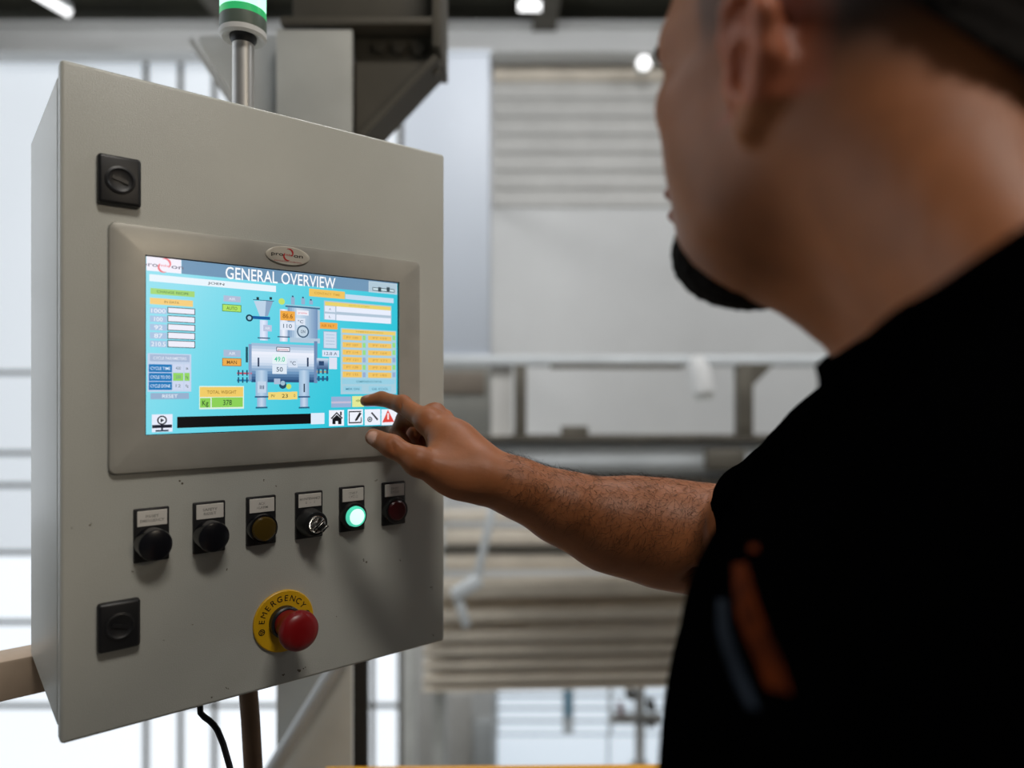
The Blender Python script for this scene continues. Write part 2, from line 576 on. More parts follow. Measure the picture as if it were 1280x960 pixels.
rtext(445, 338, 513, 369, (176, 228, 104), 'AUTO', (80, 110, 50), 1, 0.22, 0.45, (90, 150, 90))
rtext(450, 500, 510, 526, (170, 188, 214), 'AIR', (226, 232, 244), 1, 0.3, 0.45)
rtext(445, 529, 513, 559, (236, 172, 80), 'MAN', (110, 80, 40), 1, 0.24, 0.45, (170, 120, 60))
rect(364, 628, 522, 708, (220, 240, 225), 1)
rtext(366, 632, 519, 666, (240, 204, 104), 'TOTAL WEIGHT', (150, 120, 50), 2, 0.16, 0.36)
rtext(367, 671, 404, 704, (140, 208, 88), 'Kg', (40, 70, 40), 2, 0.2, 0.55)
rtext(408, 669, 518, 702, (140, 208, 88), '378', (50, 80, 50), 2, 0.36, 0.55)
# bottom bar and icons
rect(197, 729, 270, 789, (232, 236, 252), 1)
rect(198, 766, 268, 775, (16, 20, 40), 2)
rect(230, 775, 236, 784, (20, 30, 50), 2)
rect(210, 784, 256, 788, (30, 50, 70), 2)
def disc(xc, yc, r, col, layer, n=20):
    u, v = c1(xc, yc)
    rr = r * 0.00028
    F.poly_uv([(u + rr * math.cos(2 * math.pi * k / n), v + rr * math.sin(2 * math.pi * k / n)) for k in range(n)], col, layer)
disc(233, 749, 15.5, (20, 26, 40), 3)
disc(233, 749, 11.0, (236, 240, 252), 4)
polyc([(228, 742), (241, 749), (228, 757)], (20, 26, 40), 5)
rect(286, 737, 758, 761, (4, 5, 8), 1)
rect(758, 724, 806, 762, (222, 236, 250), 1)
for (a, b) in ((822, 875), (888, 942), (948, 1003), (1007, 1062)):
    rect(a, 714 if a < 880 else 711, b, 768 if a < 880 else 765, (238, 242, 252), 1)
polyc([(828, 742), (849, 720), (871, 741), (867, 744), (849, 726), (832, 745)], (15, 18, 24), 2)
polyc([(834, 744), (849, 730), (866, 743), (866, 763), (854, 763), (854, 752), (845, 752), (845, 763), (834, 763)], (15, 18, 24), 2)
rect(861, 719, 867, 732, (15, 18, 24), 2)
for (a, b, c, d) in ((892, 717, 936, 720), (892, 717, 895, 758), (892, 756, 937, 759), (934, 738, 937, 759)):
    rect(a, b, c, d, (15, 18, 24), 2)
polyc([(914, 747), (929, 721), (937, 725), (922, 749), (914, 753)], (25, 28, 34), 3)
disc(966, 746, 11, (20, 28, 36), 2); disc(966, 746, 7, (232, 240, 250), 3); disc(966, 746, 4, (20, 28, 36), 4)
polyc([(970, 724), (974, 720), (996, 745), (992, 750)], (24, 30, 40), 2)
polyc([(1010, 757), (1030, 712), (1052, 755)], (222, 70, 60), 2)
rect(1028, 724, 1033, 746, (250, 235, 235), 3)
# right-hand tables
rtext(752, 284, 878, 322, (240, 196, 96), 'CONTACT TIME', (196, 150, 60), 1, 0.14, 0.3)
rect(880, 304, 1050, 336, (196, 220, 240), 1)
rect(804, 326, 1042, 409, (176, 196, 214), 1)
rtext(808, 330, 1040, 362, (232, 210, 110), 'ACTIVE STEPS', (190, 160, 70), 2, 0.34, 0.3)
for k in range(2):
    rtext(807, 345 + 27 * k, 844, 368 + 27 * k, (226, 234, 250), ('A', 'L')[k], (130, 140, 160), 3, 0.4, 0.4)
    rect(848, 347 + 29 * k, 1040, 380 + 29 * k, (232, 238, 252), 3)
rtext(783, 402, 852, 429, (240, 170, 72), 'AIR FILT', (190, 120, 40), 1, 0.16, 0.4)
rect(863, 423, 1059, 656, (168, 206, 222), 1)
rtext(868, 427, 1056, 450, (238, 204, 108), 'TEMPERATURES', (190, 150, 70), 2, 0.24, 0.36)
for k in range(6):
    y = 447 + 26 * k
    rtext(870, y, 938, y + 21, (240, 196, 100), 'PT ' + str(100 + 7 * k), (196, 150, 70), 2, 0.2, 0.4)
    rtext(960, y + 3, 1042, y + 23, (240, 196, 100), 'PT ' + str(150 + 7 * k), (196, 150, 70), 2, 0.2, 0.4)
    for xx in (941, 1046):
        rect(xx, y + 3, xx + 10, y + 20, ((150, 220, 130), (150, 170, 210))[k in (3, 5)], 2)
rtext(868, 603, 1054, 622, (150, 206, 226), 'COMPONENTS STATUS', (60, 130, 150), 2, 0.26, 0.4)
rtext(872, 629, 938, 648, (150, 206, 226), 'MIX ON', (50, 120, 150), 2, 0.14, 0.4)
rtext(962, 629, 1042, 648, (150, 206, 226), 'OIL COOL', (50, 120, 150), 2, 0.14, 0.4)
rect(830, 666, 900, 703, (150, 176, 212), 1)
rect(830, 683, 900, 689, (196, 190, 214), 2)
rtext(904, 664, 945, 702, (226, 232, 150), '*', (130, 150, 70), 1, 0.3, 0.4)
rect(948, 664, 1040, 700, (140, 170, 210), 1)
# the machine picture: hopper, tower, drum, legs
STEEL = [(120, 150, 186), (226, 236, 248), (160, 190, 216), (96, 128, 168)]
polyc([(557, 328), (625, 328), (606, 382), (578, 382)], (190, 212, 232), 2)
polyc([(600, 328), (625, 328), (606, 382), (596, 382)], (140, 166, 196), 3)
rect(554, 322, 628, 330, (50, 76, 110), 4)
for xx in (566, 612):
    rect(xx, 314, xx + 9, 324, (30, 56, 60), 4)
rect(542, 380, 614, 395, (16, 92, 160), 4)
disc(541, 388, 13, (20, 60, 80), 5); disc(541, 388, 7, (150, 200, 220), 6)
grad(578, 395, 606, 468, [(206, 220, 244), (226, 234, 252), (180, 200, 232)], 3, True)
rect(570, 456, 614, 462, (60, 90, 120), 4)
rtext(590, 412, 620, 436, (186, 196, 222), 'AIR', (230, 236, 246), 5, 0.2, 0.4)
grad(648, 356, 676, 472, [(190, 206, 230), (240, 244, 254), (190, 206, 230)], 3, True)
rect(640, 452, 684, 458, (60, 90, 120), 4)
disc(655, 330, 12, (196, 226, 110), 3)
grad(676, 350, 782, 462, [(120, 154, 190), (206, 224, 240), (170, 196, 220), (112, 144, 184)], 2, True)
rect(668, 340, 790, 352, (170, 196, 216), 4)
rect(668, 349, 790, 353, (70, 100, 136), 5)
for xx, hh in ((688, 26), (724, 22), (752, 14)):
    rect(xx, 340 - hh, xx + 13, 341, (150, 176, 206), 4)
    rect(xx + 3, 340 - hh - 5, xx + 9, 341 - hh, (60, 90, 120), 5)
rect(782, 360, 790, 430, (170, 196, 216), 3)
rtext(708, 360, 750, 380, (238, 238, 248), 'promix', (226, 120, 130), 6, 0.12, 0.4)
rtext(650, 362, 702, 399, (240, 170, 70), '86.6', (150, 90, 20), 6, 0.16, 0.5)
rtext(650, 400, 701, 432, (226, 234, 248), '110', (90, 110, 130), 6, 0.2, 0.5)
rtext(705, 388, 738, 414, (220, 230, 244), '°C', (70, 90, 110), 6, 0.2, 0.45)
disc(730, 436, 24, (60, 90, 116), 7); disc(730, 436, 19, (190, 210, 226), 8)
rtext(717, 424, 743, 448, (196, 214, 228), 'ON', (50, 76, 100), 9, 0.2, 0.5)
rect(684, 456, 790, 478, (176, 200, 220), 2)
grad(548, 476, 770, 616, [(150, 180, 210), (236, 240, 252), (214, 226, 242), (110, 150, 190), (30, 66, 112)], 4)
rect(538, 480, 549, 612, (130, 160, 196), 5)
rect(769, 470, 781, 618, (110, 140, 180), 5)
rect(528, 490, 536, 545, (30, 80, 96), 5)
for xx in (570, 744):
    rect(xx, 528, xx + 6, 560, (40, 60, 90), 6)
rtext(636, 490, 684, 508, (236, 236, 246), 'promix', (200, 60, 70), 7, 0.12, 0.4, (60, 70, 90))
rtext(622, 515, 673, 551, (228, 242, 246), '49.0', (50, 200, 150), 7, 0.14, 0.5)
rtext(622, 552, 673, 586, (222, 234, 246), '50', (70, 90, 110), 7, 0.28, 0.5)
rtext(678, 532, 711, 563, (214, 226, 242), '°C', (60, 80, 100), 7, 0.2, 0.45)
for (xa, xb, fa, fb) in ((563, 605, 568, 600), (716, 752, 720, 748)):
    grad(xa, 572, xb, 668, [(150, 184, 214), (190, 212, 234), (140, 176, 210)], 8, True)
    rect(xa - 3, 664, xb + 3, 669, (50, 90, 130), 9)
    grad(fa, 669, fb, 705, [(150, 180, 214), (200, 216, 236), (140, 176, 210)], 8, True)
    rect(fa - 5, 702, fb + 5, 707, (40, 100, 130), 9)
rtext(570, 612, 600, 652, (196, 214, 234), 'III', (60, 80, 110), 9, 0.25, 0.35)
rect(732, 620, 737, 650, (50, 70, 90), 9)
for (y, cl) in ((580, (196, 80, 100)), (605, (30, 130, 180))):
    rect(497, y, 550, y + 7, cl, 5)
    for xx in (500, 515, 530):
        rect(xx, y - 8, xx + 5, y + 12, (30, 80, 110), 6)
    rect(778, y - 6, 820, y + 2, ((170, 160, 130), (20, 120, 160))[y > 590], 5)
    for xx in (782, 797, 812):
        rect(xx, y - 12, xx + 7, y + 6, (40, 90, 130), 6)
grad(778, 530, 820, 570, [(214, 226, 240), (120, 150, 186), (60, 90, 130)], 5)
rect(786, 540, 804, 556, (40, 70, 110), 6)
boxed(802, 434, 850, 497, (206, 220, 238), (150, 176, 206), 4)
for k in range(4):
    rect(810, 446 + 11 * k, 842, 449 + 11 * k, (150, 176, 206), 6)
rtext(798, 501, 858, 526, (216, 228, 246), '12.8 A', (110, 120, 140), 5, 0.12, 0.5)
rect(822, 527, 850, 569, (222, 226, 242), 4)
disc(659, 625, 14, (30, 70, 100), 5); disc(659, 618, 9, (160, 190, 210), 6)
rect(628, 602, 650, 622, (170, 190, 216), 7)
disc(680, 630, 10, (196, 220, 110), 5)
rtext(607, 650, 642, 676, (240, 214, 120), 'PV', (120, 110, 60), 5, 0.3, 0.4)
rtext(642, 649, 690, 676, (240, 214, 120), '23', (80, 80, 50), 5, 0.28, 0.5)
rtext(690, 648, 710, 675, (240, 214, 120), '0', (160, 140, 80), 5, 0.35, 0.4)
M_screen = attr_mat('screen_picture', 0.35, emission=True)
F.build('screen_display', M_screen, hmi)

# maker's oval badge on the frame
mb = MB()
ou, ov = uv(360, 320, 0.0068)
ow, oh = 0.0235, 0.0098
bmv = mb.bm
r0 = [bmv.verts.new((ou + ow * math.cos(2 * math.pi * k / 40), -0.006, ov + oh * math.sin(2 * math.pi * k / 40))) for k in range(40)]
r1 = [bmv.verts.new((ou + ow * math.cos(2 * math.pi * k / 40), -0.0070, ov + oh * math.sin(2 * math.pi * k / 40))) for k in range(40)]
r2 = [bmv.verts.new((ou + 0.95 * ow * math.cos(2 * math.pi * k / 40), -0.0076, ov + 0.92 * oh * math.sin(2 * math.pi * k / 40))) for k in range(40)]
for a, b in ((r0, r1), (r1, r2)):
    for k in range(40):
        bmv.faces.new((a[k], a[(k + 1) % 40], b[(k + 1) % 40], b[k]))
bmv.faces.new(r2)
mb.build('oval_badge', mat('badge_cream', lin((206, 198, 182)), 0.4), hmi)
FB = Flat()
logo(ou, ov + 0.0012, 0.0072, 0, None, (14, 12, 12), (196, 40, 40), FB)
FB.text_uv('INNOVATION IN MIXING', ou - 0.015, ou + 0.014, ov - 0.0066, 0.0012, (170, 50, 50), 0)
M_print = attr_mat('printed_ink', 0.5)
ob = FB.build('badge_logo', M_print, hmi)
ob.location = (0, -0.00432, 0)

# ---- push buttons
def ink_text(lines, uc, vc, w, h, parent, y=-0.0042, gap=1.5, name='lettering', widths=None):
    T = Flat()
    n = len(lines)
    for i, s in enumerate(lines):
        ww = w * (widths[i] if widths else 1)
        vb = vc + ((n - 1) / 2 - i) * h * gap - h / 2
        T.text_uv(s, uc - ww / 2, uc + ww / 2, vb, h, (18, 18, 18), 0)
    o = T.build(name, M_print, parent)
    o.location = (0, y + 0.00345, 0)
    return o

def button(x0, x1, ytl, kx, ky, kind, lines, widths, label):
    ua, vt = uv(x0, ytl, 0.003)
    ub, _ = uv(x1, ytl - 4, 0.003)
    uc = (ua + ub) / 2
    w = 0.0302
    hgt = 0.050
    m = MB()
    m.box2((uc - w / 2, -0.0035, vt - hgt), (uc + w / 2, 0.001, vt), bevel=0.0012)
    pl = m.build('push_button', M_black, cab)
    tag(pl, label)
    m = MB()
    m.box2((uc - 0.0125, -0.0042, vt - 0.0165), (uc + 0.0130, -0.003, vt - 0.0022), bevel=0.0003, seg=1)
    m.build('nameplate', M_plate, pl)
    ink_text(lines, uc + 0.0002, vt - 0.0094, 0.0205, 0.0027, pl, widths=widths)
    vc = vt - 0.0325
    c = (uc, 0, vc)
    ax = (0, -1, 0)
    if kind in ('reset', 'black'):
        m = MB()
        m.lathe([(0.0152, 0.002), (0.0152, 0.006), (0.0148, 0.0075), (0.0148, 0.016), (0.0142, 0.0182), (0.0125, 0.0190), (0, 0.0186)], c, ax, 40)
        m.build('button_cap', M_blackgloss, pl)
    elif kind == 'amber':
        m = MB()
        m.lathe([(0.0150, 0.002), (0.0150, 0.008), (0.0144, 0.010), (0.0128, 0.0104), (0.0126, 0.008)], c, ax, 40)
        m.build('button_bezel', M_blackgloss, pl)
        m = MB()
        m.lathe([(0.0127, 0.006), (0.0124, 0.0115), (0.0108, 0.0130), (0.006, 0.0136), (0, 0.0138)], c, ax, 40)
        m.build('amber_lens', M_amber, pl)
    elif kind == 'key':
        m = MB()
        m.lathe([(0.0150, 0.002), (0.0150, 0.007), (0.0142, 0.0085), (0.0132, 0.0190), (0.0122, 0.0205), (0.0090, 0.0208), (0.0090, 0.018)], c, ax, 40)
        m.build('key_switch_barrel', M_black, pl)
        m = MB()
        m.lathe([(0.0092, 0.017), (0.0092, 0.0222), (0.0084, 0.0226), (0.0074, 0.0222), (0.0072, 0.0195), (0, 0.0195)], c, ax, 40)
        m.build('lock_cylinder', M_chrome, pl)
        m = MB()
        R = Matrix.Rotation(math.radians(-38), 3, 'Y')
        m.box((uc, -0.0235, vc), (0.0155, 0.009, 0.0028), rot=R, bevel=0.0008)
        m.box((uc + 0.0045, -0.030, vc - 0.0035), (0.0090, 0.008, 0.0024), rot=R, bevel=0.0006)
        m.build('key', M_chrome, pl)
    elif kind == 'green':
        m = MB()
        m.lathe([(0.0150, 0.002), (0.0150, 0.008), (0.0142, 0.0098), (0.0116, 0.0100), (0.0112, 0.007)], c, ax, 40)
        m.build('button_bezel', M_black, pl)
        m = MB()
        m.lathe([(0.0113, 0.005), (0.0112, 0.0125), (0.0102, 0.0140), (0.0088, 0.0142)], c, ax, 40)
        m.build('green_lens', M_green_on, pl)
        m = MB()
        m.lathe([(0.0088, 0.0141), (0.005, 0.0148), (0, 0.0150)], c, ax, 40)
        m.build('lit_lens_face', M_green_hot, pl)
    elif kind == 'red':
        m = MB()
        m.lathe([(0.0150, 0.002), (0.0150, 0.008), (0.0142, 0.0098), (0.0120, 0.0100), (0.0118, 0.007)], c, ax, 40)
        m.build('button_bezel', M_black, pl)
        m = MB()
        m.lathe([(0.0118, 0.005), (0.0116, 0.0105), (0.0100, 0.0118), (0, 0.0122)], c, ax, 40)
        m.build('red_lens', M_redlens, pl)
    return pl
button(167, 212, 637, 193, 680, 'reset', ('RESET', 'EMERGENCY'), (0.55, 1.0), 'black push button below a white RESET EMERGENCY plate')
button(241.4, 282, 629, 265, 670, 'black', ('SAFETY', 'RESET'), (0.66, 0.58), 'black push button below a white SAFETY RESET plate')
button(307.8, 345.5, 622, 330, 661, 'amber', ('ACK', 'ALARM'), (0.35, 0.58), 'unlit amber lamp button below a white ACK ALARM plate')
button(369.2, 404, 616, 392, 655, 'key', ('MAINTENANCE', '0   -   1'), (1.12, 0.5), 'key switch with a silver key below a MAINTENANCE plate')
button(424.4, 456.4, 609.5, 444, 646, 'green', ('START', 'CYCLE'), (0.52, 0.52), 'glowing green lamp button')
button(476, 508.8, 604, 494, 641, 'red', ('STOP', 'CYCLE'), (0.46, 0.52), 'dark red lamp button')

# ---- emergency stop
eu, ev = uv(355.5, 776.5, 0.003)
m = MB()
ax = (0, -1, 0)
m.lathe([(0.0322, -0.001), (0.0322, 0.0022), (0.0312, 0.0030), (0.0135, 0.0030), (0.0135, 0.0)], (eu, 0, ev), ax, 56)
es = m.build('emergency_stop', M_yellow, cab)
tag(es, 'red mushroom button on a round yellow EMERGENCY plate')
m = MB()
m.lathe([(0.0165, 0.002), (0.0165, 0.010), (0.0150, 0.0115), (0.0128, 0.0118), (0.0128, 0.006)], (eu, 0, ev), ax, 40)
m.build('collar', M_black, es)
m = MB()
m.lathe([(0.0135, 0.006), (0.0140, 0.020), (0.0155, 0.030), (0.0186, 0.0345), (0.0200, 0.0375), (0.0203, 0.0405), (0.0196, 0.0440),
         (0.0170, 0.0472), (0.012, 0.0492), (0.006, 0.0500), (0, 0.0502)], (eu, 0, ev), ax, 48)
m.build('mushroom_head', M_red, es)
T = Flat()
word = 'EMERGENCY'
for i, ch in enumerate(word):
    a = math.radians(171 - 17.2 * i)
    v, f = text2d(ch)
    s = 0.0086
    xm = (min(p[0] for p in v) + max(p[0] for p in v)) / 2
    base = len(T.v)
    rr = 0.0212
    for p in v:
        lx, ly = (p[0] - xm) * s * 1.0, p[1] * s
        th = a - lx / (rr + ly)
        r_ = rr + ly
        T.v.append((eu + r_ * math.cos(th), -0.00345, ev + r_ * math.sin(th)))
    for q in f:
        T.f.append(tuple(base + k for k in q))
        T.c.append(lin((24, 16, 6)))
def arrow_disc(T, a):
    cxx, cyy = eu + 0.0247 * math.cos(a), ev + 0.0247 * math.sin(a)
    n = 20
    for k in range(n):
        p, q = 2 * math.pi * k / n, 2 * math.pi * (k + 1) / n
        for (ra, rb) in ((0.0034, 0.0024), (0.0016, 0.0008)):
            T.poly_uv([(cxx + ra * math.cos(p), cyy + ra * math.sin(p)), (cxx + ra * math.cos(q), cyy + ra * math.sin(q)),
                       (cxx + rb * math.cos(q), cyy + rb * math.sin(q)), (cxx + rb * math.cos(p), cyy + rb * math.sin(p))], (24, 16, 6), 0)
    for k in range(3):
        p = 2 * math.pi * k / 3
        T.poly_uv([(cxx + 0.0028 * math.cos(p), cyy + 0.0028 * math.sin(p)), (cxx + 0.0012 * math.cos(p + 0.7), cyy + 0.0012 * math.sin(p + 0.7)),
                   (cxx + 0.0012 * math.cos(p - 0.7), cyy + 0.0012 * math.sin(p - 0.7))], (24, 16, 6), 1)
arrow_disc(T, math.radians(196))
arrow_disc(T, math.radians(8))
o = T.build('lettering', M_print, es)
o.location = (0, 0.0003, 0)

# ---- signal light on the cabinet roof
lu_, _ = uv(304, 100, -0.115)
top_z = DH - 0.006
sl = empty('signal_light', door_point(lu_, top_z, -0.115), 0)
tag(sl, 'signal light glowing green on a short silver pole on the cabinet roof', 'signal light')
Zs = sl.location.y
def hz(y):
    return HC - (y - CY) / FPX * Zs - sl.location.z
m = MB(); m.lathe([(0.022, -0.001), (0.022, 0.006), (0.016, 0.010), (0.0125, 0.0105)], (0, 0, 0)); m.build('pole_foot', M_black, sl)
m = MB(); m.lathe([(0.0122, 0.0), (0.0122, hz(50)), (0.0, hz(50))], (0, 0, 0)); m.build('pole', M_alu, sl)
m = MB(); m.lathe([(0.0122, hz(56)), (0.0150, hz(50)), (0.0150, hz(36)), (0.0, hz(36))]); m.build('pole_socket', M_black, sl)
m = MB(); m.lathe([(0.0152, hz(46)), (0.0235, hz(50)), (0.0262, hz(47)), (0.0263, hz(41)), (0.0152, hz(41))]); m.build('lamp_base_rim', M_white, sl)
m = MB(); m.lathe([(0.0150, hz(42)), (0.0258, hz(42)), (0.0262, hz(40)), (0.0262, hz(25)), (0.0, hz(25))]); m.build('lamp_base', mat('grey_green_plastic', lin((96, 108, 98)), 0.4), sl)
m = MB(); m.lathe([(0.0258, hz(25)), (0.0260, hz(23)), (0.0260, hz(16)), (0.0, hz(16))]); m.build('lens_rim', mat('green_lens_rim', lin((30, 140, 80)), 0.3, emit=lin((50, 170, 100)), estr=0.8), sl)
m = MB(); m.lathe([(0.0257, hz(16)), (0.0257, hz(-48)), (0.0240, hz(-54)), (0.0, hz(-56))]); m.build('green_lens', mat('green_lens_glow', (0.3, 0.8, 0.5), 0.3, emit=lin((190, 255, 225)), estr=1.25), sl)
m = MB(); m.lathe([(0.0262, hz(-54)), (0.0262, hz(-66)), (0.022, hz(-72)), (0, hz(-74))]); m.build('lens_cap', M_black, sl)

# ---- support beam behind the cabinet, arm to the column, cables below
m = MB()
b0 = door_point(-0.55, 0.0, -DD - 0.028)
b1 = door_point(DW - 0.03, 0.0, -DD - 0.028)
bz = 1.068
m.bar((b0.x, b0.y, bz), (b1.x, b1.y, bz), 0.046, 0.046, bevel=0.003)
beam = m.build('support_beam', M_brown)
tag(beam, 'brown square steel beam running behind the bottom of the control cabinet', 'beam')
m = MB()
ca = door_point(DW / 2, 0, -DD - 0.055)
m.bar((ca.x, ca.y, bz), (ca.x, 1.495, bz), 0.05, 0.05, bevel=0.003)
m.bar((ca.x, ca.y - 0.07, bz), (ca.x, ca.y, bz), 0.05, 0.05)
arm_o = m.build('cantilever_arm', M_brown)
tag(arm_o, 'brown steel arm joining the cabinet beam to the grey column', 'beam')
m = MB()
k0 = uv(306, 872, -0.10)
c0 = door_point(k0[0], 0.010, -0.10)
e0 = P(318, 985, c0.y + 0.01)
m.tube([c0, (c0 * 0.5 + e0 * 0.5) + Vector((0.001, 0, 0)), e0, Vector((e0.x + 0.02, e0.y + 0.02, 0.55)), Vector((e0.x + 0.04, e0.y + 0.1, 0.0))], 0.0105, 16)
o = m.build('conduit', M_conduit)
tag(o, 'brown corrugated conduit hanging straight down from the cabinet bottom', 'conduit')
m = MB()
k1 = uv(248, 886, -0.06)
q = [door_point(k1[0], 0.010, -0.06)]
zc = q[0].y
q += [P(250.5, 891, zc), P(255, 896, zc), P(262, 901, zc), P(267, 906, zc), P(272, 913, zc), P(279, 930, zc), P(287, 958, zc), P(294, 990, zc)]
q += [Vector((q[-1].x + 0.02, zc + 0.02, 0.6)), Vector((q[-1].x + 0.03, zc + 0.1, 0.0))]
m.tube(q, 0.0032, 10)
o = m.build('cable', M_blackgloss)
tag(o, 'thin black cable looping out of the cabinet bottom beside the brown conduit', 'cable')
# ---------------------------------------------------------------- the hall
YB = 9.2                                                   # far wall
ZF = -4.2                                                  # hall floor, four metres below the platform
ZC = 6.12
m = MB(); m.box2((-11, -4, ZF - 0.2), (11, YB + 0.4, ZF)); struct(m.build('floor', M_floor))
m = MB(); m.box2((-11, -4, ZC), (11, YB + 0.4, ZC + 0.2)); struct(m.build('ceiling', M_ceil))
m = MB(); m.box2((-11, YB, ZF), (11, YB + 0.3, ZC)); wall_back = struct(m.build('wall_back', M_white))
m = MB(); m.box2((-11.2, -4, ZF), (-11, YB + 0.3, ZC)); struct(m.build('wall_left', M_white))
m = MB(); m.box2((11, -4, ZF), (11.2, YB + 0.3, ZC)); struct(m.build('wall_right', M_white))
m = MB(); m.box2((-4, -3.2, -0.14), (4, 1.78, 0.0)); plat = struct(m.build('floor_platform', M_deck))

def px_box(x0, y0, x1, y1, Z, depth, mb=None, bevel=0.0):
    """box whose front face covers the pixel rectangle at distance Z"""
    a, b = P(x0, y1, Z), P(x1, y0, Z)
    mb = mb or MB()
    mb.box2((a.x, Z, a.z), (b.x, Z + depth, b.z), bevel=bevel)
    return mb

# ---- glazed wall on the left: frame bars and single panes
win = empty('window_1', P(220, 960, YB - 0.06))
struct(win)
def wbox(x0, y0, x1, y1, depth, name, mt, par, off=0.0):
    o_ = par.location
    a, b = P(x0, y1, YB), P(x1, y0, YB)
    mm = MB()
    mm.box2((a.x - o_.x, YB - off - depth - o_.y, a.z - o_.z), (b.x - o_.x, YB - off - o_.y, b.z - o_.z))
    return mm.build(name, mt, par)
cols = [-330, -75, 185, 228, 270, 313, 356, 400, 432, 466, 501]
rows = [68, 466, 566, 606, 690, 776, 880, 1018]
for i in range(len(cols) - 1):
    for j in range(len(rows) - 1):
        wbox(cols[i] + 2.5, rows[j] + 2.5, cols[i + 1] - 2.5, rows[j + 1] - 2.5, 0.02, 'pane', M_pane_hi if j < 4 else M_pane_lo, win, 0.02)
for x in cols:
    dark = x > 150
    wbox(x - 3.2, rows[0], x + 3.2, rows[-1], 0.06 if dark else 0.03, 'mullion', M_steel_dk if dark else M_white, win)
for y in rows:
    wbox(cols[0], y - 3.5, cols[-1], y + 3.5, 0.05, 'transom', M_steel_lt, win)

# ---- the glazed left side of the hall
win3 = empty('window_3', (-6.0, 1.5, ZF)); struct(win3)
for i in range(6):
    for j in range(4):
        mm = MB(); mm.box2((0, -4.2 + 1.55 * i, 4.2 + 1.25 * j), (0.03, -4.2 + 1.55 * i + 1.5, 4.2 + 1.25 * j + 1.2)); mm.build('pane', M_pane_lo, win3)
for i in range(7):
    mm = MB(); mm.box2((-0.04, -4.25 + 1.55 * i, 0), (0.06, -4.2 + 1.55 * i, ZC - ZF)); mm.build('mullion', M_steel, win3)
for j in range(5):
    mm = MB(); mm.box2((-0.03, -4.2, 4.15 + 1.25 * j), (0.05, 5.1, 4.2 + 1.25 * j)); mm.build('transom', M_steel, win3)
mm = MB(); mm.box2((-0.05, -4.2, 0), (0.02, 5.1, 4.15)); mm.build('sill_wall', M_white, win3)

# ---- lower bright window
win2 = empty('window_2', P(728, 960, YB - 0.06))
struct(win2)
for (x0, x1) in ((622, 704), (716, 760), (764, 800), (804, 836), (840, 900)):
    for (y0, y1) in ((857, 866), (871, 881), (886, 897), (902, 914)):
        wbox(x0 + 1, y0, x1 - 1, y1, 0.02, 'pane', M_pane_ice, win2, 0.04)
for (x0, x1) in ((622, 758), (762, 900)):
    wbox(x0, 918, x1, 1010, 0.02, 'pane', M_pane_ice, win2, 0.04)
wbox(616, 850, 906, 1016, 0.03, 'window_frame', M_steel_lt, win2)
wbox(706, 862, 713, 892, 0.05, 'blue_panel', M_blue, win2, 0.02)

# ---- horizontal cladding on the far wall, plank by plank
y = 104
for k in range(7):
    hgt = 22.5
    a, b = P(617, y + hgt - 2.2, YB), P(1500, y, YB)
    mm = MB()
    mm.box2((a.x, YB - 0.05, a.z), (b.x, YB + 0.02, b.z), bevel=0.018)
    mm.build('cladding_plank', M_clad, wall_back)
    y += hgt
a, b = P(617, 104, YB), P(1500, 86, YB)
mm = MB(); mm.box2((a.x, YB - 0.10, a.z), (b.x, YB + 0.02, b.z)); mm.build('header_strip', M_tan, wall_back)

# ---- far crane beam along the ceiling
m = px_box(-420, 31, 1700, 66, 8.75, 0.10)
a, b = P(-420, 68, 8.72), P(1700, 62, 8.72)
m.box2((a.x, 8.65, a.z), (b.x, 8.95, b.z))
a, b = P(-420, 35, 8.72), P(1700, 29, 8.72)
m.box2((a.x, 8.65, a.z), (b.x, 8.95, b.z))
tag(m.build('crane_beam', M_white), 'long pale steel beam high along the far wall below the dark ceiling', 'beam')
# dark roof purlins
for k, (x, yy) in enumerate(((-1.2, 7.4), (-3.4, 7.4), (2.2, 7.4), (0.4, 7.4))):
    m = MB()
    m.box2((x - 0.09, 3.4, ZC - 0.26), (x + 0.09, YB, ZC - 0.01))
    m.box2((x - 0.15, 3.4, ZC - 0.29), (x + 0.15, YB, ZC - 0.26))
    tag(m.build('roof_purlin', M_steel_dk), 'dark roof beam running under the ceiling towards the far wall', 'beam', 'roof beams')

# ---- lamps
def batten(name, a, b, label, group=None):
    a, b = Vector(a), Vector(b)
    e = empty(name, (a + b) / 2)
    c = e.location
    mm = MB(); mm.bar(a - c + Vector((0, 0, 0.05)), b - c + Vector((0, 0, 0.05)), 0.12, 0.06, bevel=0.008); mm.build('lamp_housing', M_steel_lt, e)
    mm = MB(); mm.tube([a - c, b - c], 0.045, 14); mm.build('lamp_tube', M_lampglow, e)
    tag(e, label, 'lamp', group)
    return e
batten('ceiling_lamp', P(38, -12, 7.4), P(88, 17, 7.6), 'lit tube lamp slanting under the dark ceiling above the glazed wall')
batten('ceiling_lamp', P(648, 8, 7.0), P(676, 8, 7.0), 'short lit tube lamp under the dark ceiling above the pale beam')
def luminaire(c, sx, sy, label, group, tilt=0.0):
    e = empty('pendant_lamp', c)
    mm = MB(); mm.box((0, 0, 0), (sx, sy, 0.10), rot=Matrix.Rotation(tilt, 3, 'X'), bevel=0.01); mm.build('lamp_housing', M_steel, e)
    for sgn in (-1, 1):
        mm = MB(); mm.tube([(sgn * sx * 0.35, 0, 0.02), (sgn * sx * 0.35, 0, ZC - c[2])], 0.008, 8); mm.build('suspension_rod', M_steel_dk, e)
    tag(e, label, 'lamp', group)
luminaire(KEY_LOC, 1.3, 0.6, 'long hanging work lamp above the platform in front of the cabinet', None)
e = empty('added_flood_lamp', SIDE_LOC)  # invented housing and pole for the added side lamp
